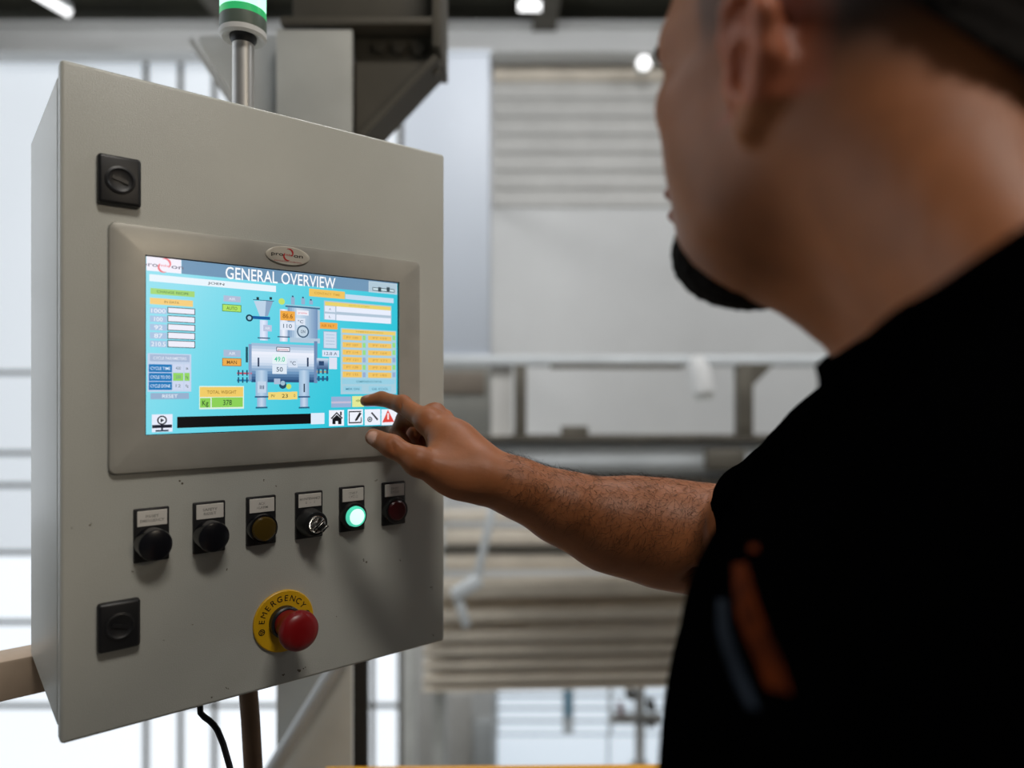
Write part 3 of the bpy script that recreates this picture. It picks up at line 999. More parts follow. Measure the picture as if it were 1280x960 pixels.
Rl = Matrix.Rotation(SIDE_ROT[2], 3, 'Z') @ Matrix.Rotation(SIDE_ROT[0], 3, 'X')
mm = MB(); mm.box((0, 0, 0), (0.56, 0.42, 0.10), rot=Rl, bevel=0.012); mm.build('lamp_housing', M_steel_dk, e)
mm = MB(); mm.tube([(0, 0, 0.02), (0, 0, ZC - SIDE_LOC[2])], 0.018, 10); mm.build('hanger_pole', M_steel, e)
tag(e, 'added unseen warm lamp on a pole behind the man, brightening his nape', 'lamp')
for hl in HALL_FILLS:
    luminaire(hl, 2.7, 1.1, 'added unseen wide lamp tilted to brighten the open hall', 'added hall lamps', LAMP_TILT)
m = MB()
c = P(806, 76, 8.6)
m.lathe([(0.0, 0.0), (0.06, 0.01), (0.085, 0.05), (0.085, 0.09)], c + Vector((0, -0.02, 0)), (0, 1, 0), 20)
e = empty('bulkhead_lamp', c)
o = m.build('lamp_glass', M_lampglow); o.location = -c; o.parent = e
m = MB(); m.lathe([(0.09, 0.06), (0.10, 0.06), (0.10, 0.16), (0, 0.16)], (0, 0, 0), (0, 1, 0), 20); m.build('lamp_housing', M_steel, e)
tag(e, 'small round lit lamp on the pale beam near the man\'s brow', 'lamp')

# ---- grey steel column behind the cabinet with haunches and roof beam
ZCOL = 1.50
cl = P(345, 500, ZCOL).x
cr = P(440, 500, ZCOL).x
cy0, cy1 = ZCOL, ZCOL + 0.167
ztop = P(0, 36, ZCOL).z
col = empty('steel_column', ((cl + cr) / 2, (cy0 + cy1) / 2, ZF))
co = col.location
def cpart(name, lo, hi, mt, bevel=0.0):
    mm = MB(); mm.box2(Vector(lo) - co, Vector(hi) - co, bevel=bevel)
    return mm.build(name, mt, col)
cpart('front_flange', (cl, cy0, ZF), (cr, cy0 + 0.014, ztop), M_steel, 0.002)
cpart('rear_flange', (cl, cy1 - 0.014, ZF), (cr, cy1, ztop), M_col_shade, 0.002)
cpart('web', ((cl + cr) / 2 - 0.006, cy0 + 0.014, ZF), ((cl + cr) / 2 + 0.006, cy1 - 0.014, ztop), M_col_shade)  # near-black colour carries the shade inside the H-section
cpart('base_plate', (cl - 0.08, cy0 - 0.08, ZF), (cr + 0.08, cy1 + 0.08, ZF + 0.03), M_steel)
mm = MB()
pl = [P(346, 215, ZCOL), P(236, 47, ZCOL), P(236, 30, ZCOL), P(346, 30, ZCOL)]
mm.prism([v - co + Vector((0, 0.05, 0)) for v in pl], (0, 0.02, 0))
e1, e2 = P(346, 215, ZCOL), P(236, 47, ZCOL)
mm.bar(e1 - co + Vector((0, 0.06, 0)), e2 - co + Vector((0, 0.06, 0)), 0.012, 0.11, up=(0, 1, 0))
mm.build('haunch_plate', M_steel_lt, col)  # left haunch paler: window light on it is put into the colour
mm = MB()
pr = [P(438, 182, ZCOL), P(545, 68, ZCOL), P(545, 30, ZCOL), P(438, 30, ZCOL)]
mm.prism([v - co + Vector((0, 0.05, 0)) for v in pr], (0, 0.02, 0))
e1, e2 = P(438, 182, ZCOL), P(545, 68, ZCOL)
mm.bar(e1 - co + Vector((0, 0.06, 0)), e2 - co + Vector((0, 0.06, 0)), 0.012, 0.11, up=(0, 1, 0))
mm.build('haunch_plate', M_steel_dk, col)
for (x, yy) in ((470, 46), (495, 47), (520, 48)):
    c = P(x, yy, ZCOL) - co
    mm = MB(); mm.lathe([(0.016, 0), (0.016, 0.014), (0.0, 0.016)], c + Vector((0, 0.052, 0)), (0, -1, 0), 6); mm.build('bolt', M_steel_dk, col)
tag(col, 'grey steel column with slanted haunch plates close behind the cabinet', 'column')
zb0, zb1 = P(0, 33, ZCOL).z, P(0, -130, ZCOL).z
xl, xr = P(352, 0, ZCOL).x, P(541, 0, ZCOL).x
gd = empty('roof_girder', ((xl + xr) / 2, (cy0 + cy1) / 2, zb0))
o_ = gd.location
def gpart(name, lo, hi):
    mm = MB(); mm.box2(Vector(lo) - o_, Vector(hi) - o_, bevel=0.002)
    mm.build(name, M_steel_dk, gd)
gpart('lower_flange', (xl, cy0 - 0.01, zb0), (xr, cy1 + 0.01, zb0 + 0.016))
gpart('upper_flange', (xl, cy0 - 0.01, zb1 - 0.016), (xr, cy1 + 0.01, zb1))
gpart('web', (xl, (cy0 + cy1) / 2 - 0.006, zb0 + 0.016), (xr, (cy0 + cy1) / 2 + 0.006, zb1 - 0.016))
gpart('end_plate', (xr, cy0 - 0.01, P(0, 60, ZCOL).z), (xr + 0.016, cy1 + 0.01, zb1))
mm = MB(); mm.lathe([(0.012, 0), (0.012, -0.02), (0.006, -0.024), (0.006, -0.036), (0, -0.036)], Vector((xr + 0.002, cy0 + 0.05, P(0, 60, ZCOL).z)) - o_, (0, 0, 1), 8); mm.build('bolt', M_steel_dk, gd)
tag(gd, 'dark roof girder resting on the grey column above the signal light', 'girder')
# ---- slanting brace in front of the column
m = MB()
m.tube([P(432, 812, 1.46), P(322, 992, 1.46), P(250, 1110, 1.46)], 0.0155, 14)
tag(m.build('brace_tube', M_steel_lt), 'pale round brace slanting across the foot of the grey column', 'brace')

# ---- yellow guard rail at the platform edge
g = empty('guard_rail', (0.6, 1.31, 0))
zr = HC - (967 - CY) / FPX * 1.30
m = MB(); m.bar((-0.95, -0.004, zr - 0.02), (2.4, 0.05, zr - 0.02), 0.04, 0.04, bevel=0.004); m.build('top_rail', M_rail, g)
m = MB(); m.bar((-0.95, -0.004, 0.32), (2.4, 0.05, 0.32), 0.03, 0.03, bevel=0.004); m.build('lower_rail', M_rail, g)
for xx in (-0.93, 0.2, 1.3, 2.35):
    m = MB(); m.box2((xx - 0.02, -0.015, 0), (xx + 0.02, 0.025, zr - 0.03), bevel=0.003); m.build('post', M_rail, g)
tag(g, 'low yellow safety rail along the platform edge between cabinet and man', 'guard rail')

# ---- white duct and what stands below it
du = empty('ventilation_duct', P(558, 446, 6.0))
o_ = du.location
a, b = P(504, 446, 6.0) - o_, P(612, 64, 6.0) - o_
m = MB(); m.box2((a.x, 0, a.z), (b.x, 0.5, b.z), bevel=0.01); m.build('duct_body', M_duct, du)
for yy in (444, 66):
    q = P(558, yy, 6.0).z - o_.z
    m = MB(); m.box2((a.x - 0.012, -0.012, q - 0.02), (b.x + 0.012, 0.512, q + 0.02)); m.build('duct_flange', M_duct, du)
tag(du, 'tall smooth white duct standing beside the ribbed wall cladding', 'duct')

o_ = du.location
a, b = P(530, 560, 6.0) - o_, P(612, 462, 6.0) - o_
m = MB(); m.box2((a.x, 0.02, a.z), (b.x, 0.48, b.z + 0.10), bevel=0.01); m.build('lower_housing', M_grey, du)
m = MB(); m.box2((a.x + 0.05, 0.0, P(0, 492, 6.0).z - o_.z), (b.x - 0.04, 0.03, b.z - 0.02), bevel=0.004); m.build('access_panel', M_greybrown, du)
for zz in (0.4, 2.2):
    m = MB(); m.box2((-0.05, 0.49, zz), (0.05, YB - o_.y + 0.01, zz + 0.08)); m.build('wall_bracket', M_steel, du)

# ---- long conveyor frame across the middle
ZV = 5.0
cv = empty('conveyor_frame', P(800, 1000, ZV)); cv.location.z = ZF
o_ = cv.location
def cvbox(x0, y0, x1, y1, d0, d1, name, mt, bevel=0.0):
    a, b = P(x0, y1, ZV) - o_, P(x1, y0, ZV) - o_
    mm = MB(); mm.box2((a.x, d0, a.z), (b.x, d1, b.z), bevel=bevel)
    return mm.build(name, mt, cv)
cvbox(500, 444, 1200, 458, 0.0, 0.12, 'upper_rail', M_steel_lt, 0.02)
cvbox(688, 455, 853, 461, -0.03, 0.02, 'cable_tray', M_steel_dk)
cvbox(614, 458, 640, 552, 0.05, 0.15, 'post', M_clad)
cvbox(643, 456, 658, 552, 0.0, 0.09, 'post', M_steel_dk, 0.005)
cvbox(923, 454, 942, 552, 0.0, 0.10, 'post', M_steel_dk, 0.005)
mm = MB()
mm.prism([P(941, 455, ZV) - o_, P(968, 455, ZV) - o_, P(941, 482, ZV) - o_], (0, 0.06, 0))
mm.build('corner_bracket', M_steel_dk, cv)
cvbox(590, 545, 1200, 551, -0.05, 0.2, 'gap_strip', M_steel_dk)  # dark strip standing in for the shaded gap above the tube
c0, c1_ = P(580, 576, ZV) - o_, P(1200, 573, ZV) - o_
mm = MB(); mm.tube([c0 + Vector((0, 0.14, 0)), c1_ + Vector((0, 0.14, 0))], 0.142, 24); mm.build('drive_tube', M_steel_lt, cv)
cvbox(702, 533, 735, 548, -0.04, 0.1, 'junction_box', M_steel_dk, 0.01)
cvbox(880, 560, 930, 588, -0.06, 0.1, 'motor_block', M_steel_dk, 0.03)
cvbox(940, 575, 972, 605, -0.08, 0.1, 'motor_block', M_steel_dk, 0.03)
cvbox(500, 601, 1200, 614, 0.0, 0.3, 'bottom_channel', M_steel_dk)
for xx in (508, 1130):
    cvbox(xx - 6, 600, xx + 9, 485 + (HC - ZF) / ZV * FPX, 0.05, 0.15, 'leg', M_steel, 0.004)
mm = MB(); mm.bar(P(622, 610, ZV) - o_ + Vector((0, 0.06, 0)), P(594, 732, ZV) - o_ + Vector((0, 0.06, 0)), 0.06, 0.06, bevel=0.008); mm.build('slanted_brace', M_steel_lt, cv)
mm = MB(); mm.bar(P(600, 726, ZV) - o_ + Vector((0, 0.06, 0)), P(566, 748, ZV) - o_ + Vector((0, 0.06, 0)), 0.12, 0.09, bevel=0.02); mm.build('brace_foot', M_steel_lt, cv)
mm = MB(); mm.bar(P(570, 742, ZV) - o_ + Vector((0, 0.05, 0)), P(583, 786, ZV) - o_ + Vector((0, 0.05, 0)), 0.07, 0.06, bevel=0.01); mm.build('side_bracket', M_steel_lt, cv)
tag(cv, 'long pale conveyor frame with a thick tube on dark posts in the hall', 'conveyor')
# white spray lamp hanging on the upper rail
hl_ = empty('hanging_lamp', P(872, 450, 4.85))
o_ = hl_.location
m = MB(); m.tube([P(868, 446, 4.85) - o_, P(874, 462, 4.85) - o_, P(879, 490, 4.85) - o_], [0.05, 0.075, 0.075], 18); m.build('lamp_body', M_white, hl_)
m = MB(); m.tube([P(879, 490, 4.85) - o_, P(880, 499, 4.85) - o_], [0.07, 0.06], 18); m.build('lamp_face', M_steel, hl_)
tag(hl_, 'white cylindrical spot lamp hanging from the conveyor rail', 'lamp')

# ---- rack of long horizontal steel profiles below the conveyor
ZR = 6.2
rk = empty('profile_rack', P(760, 1000, ZR)); rk.location.z = ZF
o_ = rk.location
for k, (x, w_) in enumerate(((548, 8), (1010, 8))):
    a, b = P(x - w_, 1000, ZR), P(x + w_, 628, ZR)
    m = MB(); m.box2((a.x - o_.x, 0.02, 0), (b.x - o_.x, 0.10, b.z - o_.z), bevel=0.004); m.build('rack_post', M_steel, rk)
bars = [(640, 652, M_tan), (664, 682, M_tan), (686, 690, M_steel_dk), (694, 714, M_tan)]
for k, (y0, y1, mt) in enumerate(bars):
    a, b = P(545, y1, ZR) - o_, P(1040, y0, ZR) - o_
    m = MB(); m.box2((a.x, 0.0 + 0.03 * (k % 2), a.z), (b.x, 0.20, b.z), bevel=0.01); m.build('shelf_bar', mt, rk)
tag(rk, 'tan steel rack of long horizontal bars below the conveyor', 'rack')
PROF_LABEL = ['wide pale steel profile on top of the stack below the conveyor', 'steel profile second from the top of the tan stack', 'steel profile third from the top of the tan stack', 'steel profile in the middle of the tan stack of seven', 'steel profile third from the bottom of the tan stack', 'steel profile second from the bottom of the tan stack', 'thinnest steel profile at the bottom of the tan stack']
prof = [(722, 742), (757, 771), (783, 795), (801, 812), (819, 829), (836, 846), (851, 856)]
for k, (y0, y1) in enumerate(prof):
    a, b = P(530, y1 - 2, ZR - 0.26), P(1040, y0, ZR - 0.26)
    tilt = 0.006
    m = MB(); m.bar((a.x, ZR - 0.26, (a.z + b.z) / 2 - 0.03), (b.x, ZR - 0.25, (a.z + b.z) / 2 + 0.03), (b.z - a.z), 0.24, bevel=0.015, up=(0, -1, 0))
    o = m.build('steel_profile', M_tan)
    tag(o, PROF_LABEL[k], 'steel profile', 'stacked steel profiles')
# frame carrying the profiles
sf = empty('profile_stand', P(760, 1000, ZR - 0.1)); sf.location.z = ZF
o_ = sf.location
for x in (548, 1020):
    a, b = P(x - 6, 1000, ZR - 0.1), P(x + 6, 716, ZR - 0.1)
    m = MB(); m.box2((a.x - o_.x, 0.0, 0), (b.x - o_.x, 0.06, b.z - o_.z)); m.build('stand_post', M_steel, sf)
for (y0, y1) in ((742, 757), (771, 783), (795, 801), (812, 819), (829, 836), (846, 851)):
    a, b = P(540, y1, ZR - 0.1), P(1030, y0, ZR - 0.1)
    m = MB(); m.box2((a.x - o_.x, -0.02, a.z - o_.z), (b.x - o_.x, 0.05, b.z - o_.z)); m.build('stand_beam', M_tan_dk, sf)
tag(sf, 'brown steel stand holding the stack of tan profiles', 'stand')
# lower left: pale partition posts between the bright windows
for k, (x0, x1, yt, lab) in enumerate(((520, 556, 800, 'pale partition post beside the glazed wall'), (560, 590, 868, 'low pale partition panel left of the bright lower window'), (590, 616, 905, 'low grey partition panel touching the bright lower window'))):
    a, b = P(x0, 1000, 8.2), P(x1, yt, 8.2)
    m = MB(); m.box2((a.x, 8.2 + 0.02 * k, ZF), (b.x, 8.4, b.z), bevel=0.02)
    tag(m.build('partition_panel', (M_clad, M_clad, M_steel_lt)[k]), lab, 'partition')
# bits of a machine before the lower window
mc = empty('valve_unit', P(806, 1000, 7.6)); mc.location.z = ZF
o_ = mc.location
def mcbox(x0, y0, x1, y1, mt, nm):
    a, b = P(x0, y1, 7.6) - o_, P(x1, y0, 7.6) - o_
    mm = MB(); mm.box2((a.x, 0, a.z), (b.x, 0.15, b.z), bevel=0.01); mm.build(nm, mt, mc)
mcbox(796, 852, 806, 960, M_white, 'valve_column')
mcbox(784, 866, 794, 876, M_steel_dk, 'valve_block')
mcbox(810, 880, 820, 890, M_steel_dk, 'valve_block')
mcbox(808, 900, 820, 910, M_steel_dk, 'valve_block')
mcbox(774, 884, 780, 896, mat('dull_red', lin((150, 100, 100)), 0.5), 'red_handle')
mcbox(764, 898, 830, 906, M_white, 'valve_pipe')
a = P(796, 1000, 7.6)
m = MB(); m.box2((P(790, 0, 7.6).x - o_.x, 0, 0), (P(812, 0, 7.6).x - o_.x, 0.15, P(0, 960, 7.6).z - o_.z)); m.build('valve_base', M_steel, mc)
tag(mc, 'white pipework unit with dark valves before the lower bright window', 'machine')
# ---------------------------------------------------------------- the man: implicit surface -> one skin mesh
class Field:
    """signed distance grid built from smooth unions"""
    def __init__(self, lo, hi, h):
        self.lo = np.array(lo, np.float32)
        self.h = h
        self.n = [int(math.ceil((b - a) / h)) + 1 for a, b in zip(lo, hi)]
        self.ax = [np.float32(lo[i]) + np.arange(self.n[i], dtype=np.float32) * np.float32(h) for i in range(3)]
        self.d = np.full(self.n, 0.2, np.float32)
    def window(self, lo, hi):
        s = []
        for i in range(3):
            a = max(0, int((lo[i] - self.lo[i]) / self.h) - 1)
            b = min(self.n[i], int((hi[i] - self.lo[i]) / self.h) + 3)
            if b <= a:
                return None
            s.append(slice(a, b))
        return tuple(s)
    def apply(self, fn, lo, hi, k, op='add'):
        pad = max(k, 0.004) + 2 * self.h
        s = self.window([v - pad for v in lo], [v + pad for v in hi])
        if s is None:
            return
        X = self.ax[0][s[0]][:, None, None]
        Y = self.ax[1][s[1]][None, :, None]
        Zz = self.ax[2][s[2]][None, None, :]
        b = fn(X, Y, Zz)
        a = self.d[s]
        k = max(k, 1e-5)
        if op == 'add':
            hh = np.maximum(k - np.abs(a - b), 0) / k
            self.d[s] = np.minimum(a, b) - hh * hh * k * 0.25
        else:
            b = -b
            hh = np.maximum(k - np.abs(a - b), 0) / k
            self.d[s] = np.maximum(a, b) + hh * hh * k * 0.25
    def cone(self, a, b, r1, r2=None, k=0.008, op='add', flat=None):
        """rounded cone; flat=(axis, factor) widens the section along axis"""
        r2 = r1 if r2 is None else r2
        a = np.array(a, np.float32); b = np.array(b, np.float32)
        ba = b - a
        L2 = max(float(ba @ ba), 1e-9)
        R = max(r1, r2) * (max(1.0, flat[1]) if flat else 1.0)
        def fn(X, Y, Zz):
            px, py, pz = X - a[0], Y - a[1], Zz - a[2]
            t = np.clip((px * ba[0] + py * ba[1] + pz * ba[2]) / L2, 0, 1)
            qx, qy, qz = px - t * ba[0], py - t * ba[1], pz - t * ba[2]
            if flat:
                e, f = np.array(flat[0], np.float32), flat[1]
                e = e / np.linalg.norm(e)
                w = (qx * e[0] + qy * e[1] + qz * e[2]) * np.float32(1.0 / f - 1.0)
                qx, qy, qz = qx + w * e[0], qy + w * e[1], qz + w * e[2]
            return np.sqrt(qx * qx + qy * qy + qz * qz) - (r1 + (r2 - r1) * t)
        lo = np.minimum(a, b) - R; hi = np.maximum(a, b) + R
        self.apply(fn, lo, hi, k, op)
    def chain(self, pts, rs, k=0.008, flat=None):
        for i in range(len(pts) - 1):
            self.cone(pts[i], pts[i + 1], rs[i], rs[i + 1], k, 'add', flat)
    def ell(self, c, r, axes=None, k=0.01, op='add'):
        c = np.array(c, np.float32); r = np.array(r, np.float32)
        A = np.array(axes, np.float32) if axes is not None else np.eye(3, dtype=np.float32)   # rows: local axes in world
        ext = np.sqrt(((A * r[:, None]) ** 2).sum(0))
        def fn(X, Y, Zz):
            px, py, pz = X - c[0], Y - c[1], Zz - c[2]
            k0 = 0; k1 = 0
            for i in range(3):
                q = (px * A[i, 0] + py * A[i, 1] + pz * A[i, 2]) / r[i]
                k0 = k0 + q * q
                k1 = k1 + (q / r[i]) ** 2
            k0 = np.sqrt(k0); k1 = np.sqrt(k1)
            return k0 * (k0 - 1) / np.maximum(k1, 1e-6)
        self.apply(fn, c - ext, c + ext, k, op)
    def mesh(self, d=None):
        d = self.d if d is None else d
        d = d.copy()
        for i in range(3):
            for e in (0, -1):
                sl = [slice(None)] * 3
                sl[i] = e
                d[tuple(sl)] = np.maximum(d[tuple(sl)], self.h * 0.5)
        s = d < 0
        any_ = np.zeros([n - 1 for n in d.shape], bool)
        all_ = np.ones([n - 1 for n in d.shape], bool)
        offs = [(i, j, k) for i in (0, 1) for j in (0, 1) for k in (0, 1)]
        N0, N1, N2 = any_.shape
        for (i, j, k) in offs:
            q = s[i:i + N0, j:j + N1, k:k + N2]
            any_ |= q
            all_ &= q
        act = any_ & ~all_
        ci = np.argwhere(act)
        idx = np.full(act.shape, -1, np.int32)
        idx[act] = np.arange(len(ci), dtype=np.int32)
        vals = np.stack([d[ci[:, 0] + i, ci[:, 1] + j, ci[:, 2] + k] for (i, j, k) in offs], 1)
        acc = np.zeros((len(ci), 3), np.float32)
        cnt = np.zeros(len(ci), np.float32)
        O = np.array(offs, np.float32)
        for a in range(8):
            for b in range(a + 1, 8):
                if np.abs(O[a] - O[b]).sum() != 1:
                    continue
                va, vb = vals[:, a], vals[:, b]
                m_ = (va < 0) != (vb < 0)
                t = np.where(m_, va / np.where(m_, va - vb, 1), 0)
                pt = O[a][None] + t[:, None] * (O[b] - O[a])[None]
                acc[m_] += pt[m_]
                cnt[m_] += 1
        V = (ci + acc / cnt[:, None]) * self.h + self.lo[None]
        faces = []
        for axis in range(3):
            u, w = [(1, 2), (2, 0), (0, 1)][axis]
            a = [slice(1, -1)] * 3
            b = [slice(1, -1)] * 3
            a[axis] = slice(0, -1); b[axis] = slice(1, None)
            sa, sb = s[tuple(a)], s[tuple(b)]
            e = np.argwhere(sa != sb)
            flip = sa[sa != sb]
            base = e.copy()
            base[:, u] += 1; base[:, w] += 1
            def cell(du, dw):
                q = base.copy()
                q[:, u] += du; q[:, w] += dw
                return idx[q[:, 0], q[:, 1], q[:, 2]]
            quad = np.stack([cell(-1, -1), cell(0, -1), cell(0, 0), cell(-1, 0)], 1)
            quad[~flip] = quad[~flip][:, ::-1]
            faces.append(quad)
        Fq = np.concatenate(faces)
        Fq = Fq[(Fq >= 0).all(1)]
        return V.astype(np.float32), Fq.astype(np.int32)

def np_mesh(name, V, Fq, m, parent=None, colors=None):
    me = bpy.data.meshes.new(name)
    me.vertices.add(len(V))
    me.vertices.foreach_set('co', np.ascontiguousarray(V, np.float32).ravel())
    me.loops.add(len(Fq) * 4)
    me.loops.foreach_set('vertex_index', np.ascontiguousarray(Fq, np.int32).ravel())
    me.polygons.add(len(Fq))
    me.polygons.foreach_set('loop_start', np.arange(0, len(Fq) * 4, 4, dtype=np.int32))
    me.polygons.foreach_set('loop_total', np.full(len(Fq), 4, np.int32))
    me.polygons.foreach_set('use_smooth', np.ones(len(Fq), bool))
    me.update(calc_edges=True)
    me.validate()
    if colors is not None:
        at = me.color_attributes.new('Col', 'FLOAT_COLOR', 'POINT')
        at.data.foreach_set('color', np.concatenate([colors, np.ones((len(colors), 1))], 1).astype(np.float32).ravel())
    me.materials.append(m)
    o = bpy.data.objects.new(name, me)
    COL.objects.link(o)
    if parent:
        o.parent = parent
    return o

def unit(v):
    v = np.array(v, float)
    return v / np.linalg.norm(v)
def sstep(a, b, x):
    t = np.clip((x - a) / (b - a), 0, 1)
    return t * t * (3 - 2 * t)

# ---- frames
HEAD_YAW, HEAD_PITCH = math.radians(126), math.radians(2)
HF = np.array([math.cos(HEAD_YAW) * math.cos(HEAD_PITCH), math.sin(HEAD_YAW) * math.cos(HEAD_PITCH), math.sin(HEAD_PITCH)])   # forward
HL = np.array([-math.sin(HEAD_YAW), math.cos(HEAD_YAW), 0.0])                                                                 # his left
HU = np.cross(HL, HF) * -1
HU = HU if HU[2] > 0 else -HU
HO = np.array([0.185, 0.394, 1.571])                       # between the ear canals
HAX = np.stack([HL, HF, HU])
def hd(x, y, z):
    return HO + HL * x + HF * y + HU * z

TORSO_YAW = math.radians(160)
TF = np.array([math.cos(TORSO_YAW), math.sin(TORSO_YAW), 0.0])
TL = np.array([-math.sin(TORSO_YAW), math.cos(TORSO_YAW), 0.0])
TU = np.array([0, 0, 1.0])
TO = np.array([0.245, 0.370, 0.0])
TAX = np.stack([TL, TF, TU])
def ts(x, y, z):
    return TO + TL * x + TF * y + TU * z

def pp(x, y, Z):
    return np.array(P(x, y, Z))

# ---- joints of the right arm and hand, read off the photograph along their real lengths
S_R = np.array([0.275, 0.535, 1.338])
E_R = pp(912, 684, 0.775)
W_R = pp(607, 594, 0.725)
SCR = 0.0037
tip_uv = uv(457, 501, SCR + 0.0062)
TIP = np.array(door_point(tip_uv[0], tip_uv[1], SCR + 0.0062))
I_MCP, I_PIP, I_DIP = pp(535, 528, 0.752), pp(503, 506, 0.778), pp(477, 498.5, 0.790)
M_MCP = pp(543, 521, 0.772)
R_MCP = pp(553, 527, 0.792)
L_MCP = pp(566, 540, 0.806)
M_PIP, M_DIP, M_TIP = pp(506, 523, 0.797), pp(496, 541, 0.793), pp(508, 557, 0.778)
R_PIP, R_DIP, R_TIP = pp(521, 532, 0.820), pp(513, 551, 0.812), pp(523, 564, 0.798)
L_PIP, L_DIP, L_TIP = pp(533, 545, 0.830), pp(524, 561, 0.820), pp(533, 572, 0.806)
T_CMC, T_MCP, T_IP, T_TIP = pp(577, 598, 0.710), pp(523, 577, 0.698), pp(490, 558, 0.702), pp(466, 546, 0.714)

fb = Field((-0.215, 0.17, 1.13), (0.42, 0.88, 1.72), 0.0022)
# head
A = HAX
fb.ell(hd(0, -0.008, 0.052), (0.077, 0.098, 0.088), A, 0.01)
fb.ell(hd(0, 0.045, 0.045), (0.064, 0.052, 0.062), A, 0.03)
fb.ell(hd(0, 0.040, -0.022), (0.064, 0.055, 0.066), A, 0.02)
for sx in (1, -1):
    fb.cone(hd(sx * 0.054, -0.004, -0.038), hd(sx * 0.040, 0.030, -0.072), 0.024, 0.024, 0.03)
    fb.cone(hd(sx * 0.040, 0.030, -0.070), hd(sx * 0.014, 0.066, -0.083), 0.024, 0.019, 0.03)
    fb.ell(hd(sx * 0.044, 0.046, -0.030), (0.020, 0.034, 0.038), A, 0.03)
    fb.ell(hd(sx * 0.044, 0.070, -0.002), (0.018, 0.020, 0.014), A, 0.02)
fb.ell(hd(0, 0.067, -0.052), (0.040, 0.039, 0.033), A, 0.018)
fb.ell(hd(0, 0.068, -0.084), (0.026, 0.024, 0.020), A, 0.016)
fb.ell(hd(0, 0.030, -0.082), (0.048, 0.055, 0.026), A, 0.03)
for sx in (1, -1):
    fb.cone(hd(0, 0.094, 0.032), hd(sx * 0.045, 0.078, 0.034), 0.012, 0.012, 0.02)
    fb.ell(hd(sx * 0.033, 0.098, 0.014), (0.018, 0.014, 0.011), A, 0.012, 'sub')
    fb.ell(hd(sx * 0.033, 0.078, 0.014), (0.0145, 0.0145, 0.0120), A, 0.003)
    fb.cone(hd(sx * 0.020, 0.090, 0.019), hd(sx * 0.046, 0.082, 0.018), 0.0035, 0.003, 0.004)
fb.cone(hd(0, 0.094, 0.020), hd(0, 0.113, -0.018), 0.008, 0.0115, 0.014)
for sx in (1, -1):
    fb.ell(hd(sx * 0.012, 0.106, -0.022), (0.0085, 0.011, 0.008), A, 0.008)
fb.cone(hd(-0.026, 0.092, -0.046), hd(0.026, 0.092, -0.046), 0.007, 0.007, 0.006)
fb.ell(hd(0, 0.104, -0.045), (0.026, 0.012, 0.0068), A, 0.005)
fb.ell(hd(0, 0.101, -0.060), (0.025, 0.012, 0.0070), A, 0.005)
fb.ell(hd(0, 0.114, -0.0525), (0.034, 0.016, 0.0016), A, 0.003, 'sub')
# ears
for sx in (1, -1):
    def er(a, b, o):
        return hd(sx * (0.0735 + o * 1.25), a * 0.88 + 0.003, b * 1.0 - 0.013)
    helix = [(0.014, 0.000, 0.002), (0.016, 0.018, 0.006), (0.010, 0.031, 0.010), (-0.004, 0.036, 0.014), (-0.017, 0.030, 0.018),
             (-0.022, 0.015, 0.019), (-0.020, -0.002, 0.016), (-0.012, -0.018, 0.011), (-0.002, -0.028, 0.006)]
    fb.ell(er(-0.004, 0.004, 0.008), (0.006, 0.015, 0.028), A, 0.008)
    fb.chain([er(*p) for p in helix], [0.004, 0.0042, 0.0045, 0.005, 0.0056, 0.0058, 0.0058, 0.0064, 0.0076], 0.004)
    fb.ell(er(0.002, 0.000, 0.013), (0.010, 0.010, 0.013), A, 0.004, 'sub')
    fb.ell(er(-0.004, 0.021, 0.017), (0.007, 0.009, 0.009), A, 0.004, 'sub')
    fb.cone(er(0.014, -0.002, 0.003), er(0.012, -0.010, 0.004), 0.005, 0.004, 0.004)
    fb.ell(er(-0.022, -0.004, 0.002), (0.007, 0.007, 0.030), A, 0.004, 'sub')
# neck, throat, upper trunk, shoulders
NB = ts(0, -0.020, 1.412)
fb.cone(hd(0, -0.034, -0.010), NB, 0.062, 0.068, 0.04)
fb.cone(hd(0, -0.052, 0.020), ts(0, -0.058, 1.44), 0.046, 0.056, 0.04)
fb.cone(hd(0, 0.022, -0.085), ts(0, -0.004, 1.405), 0.034, 0.040, 0.035)
for sx in (1, -1):
    fb.cone(hd(sx * 0.045, -0.030, -0.030), ts(sx * 0.022, 0.010, 1.390), 0.020, 0.018, 0.03)
    fb.cone(hd(sx * 0.030, -0.045, -0.05), ts(sx * 0.12, -0.025, 1.375), 0.034, 0.040, 0.05)
fb.ell(ts(0, 0.0, 1.25), (0.165, 0.100, 0.150), TAX, 0.05)
# right arm
fb.cone(ts(-0.10, 0.0, 1.36), S_R, 0.055, 0.055, 0.04)
fb.cone(S_R, S_R * 0.35 + E_R * 0.65, 0.056, 0.050, 0.02)
fb.cone(S_R * 0.35 + E_R * 0.65, E_R, 0.050, 0.047, 0.02)
fa = [E_R, pp(872, 675, 0.768), pp(820, 667, 0.762), pp(760, 655, 0.752), pp(700, 633.5, 0.742), pp(645, 609, 0.732), W_R]
fr = [0.046, 0.0505, 0.0490, 0.0430, 0.0330, 0.0258, 0.0230]
VIEW = unit(W_R - np.array([0, 0, HC]))
fb.chain(fa[:5], fr[:5], 0.030)
fb.chain(fa[4:], fr[4:], 0.025, (VIEW, 1.22))
fb.cone(pp(885, 665, 0.77), pp(800, 650, 0.765), 0.040, 0.036, 0.03)          # the forearm's upper muscle
fb.ell(pp(600, 580, 0.742), (0.010, 0.010, 0.009), None, 0.012)               # knob of the wrist bone
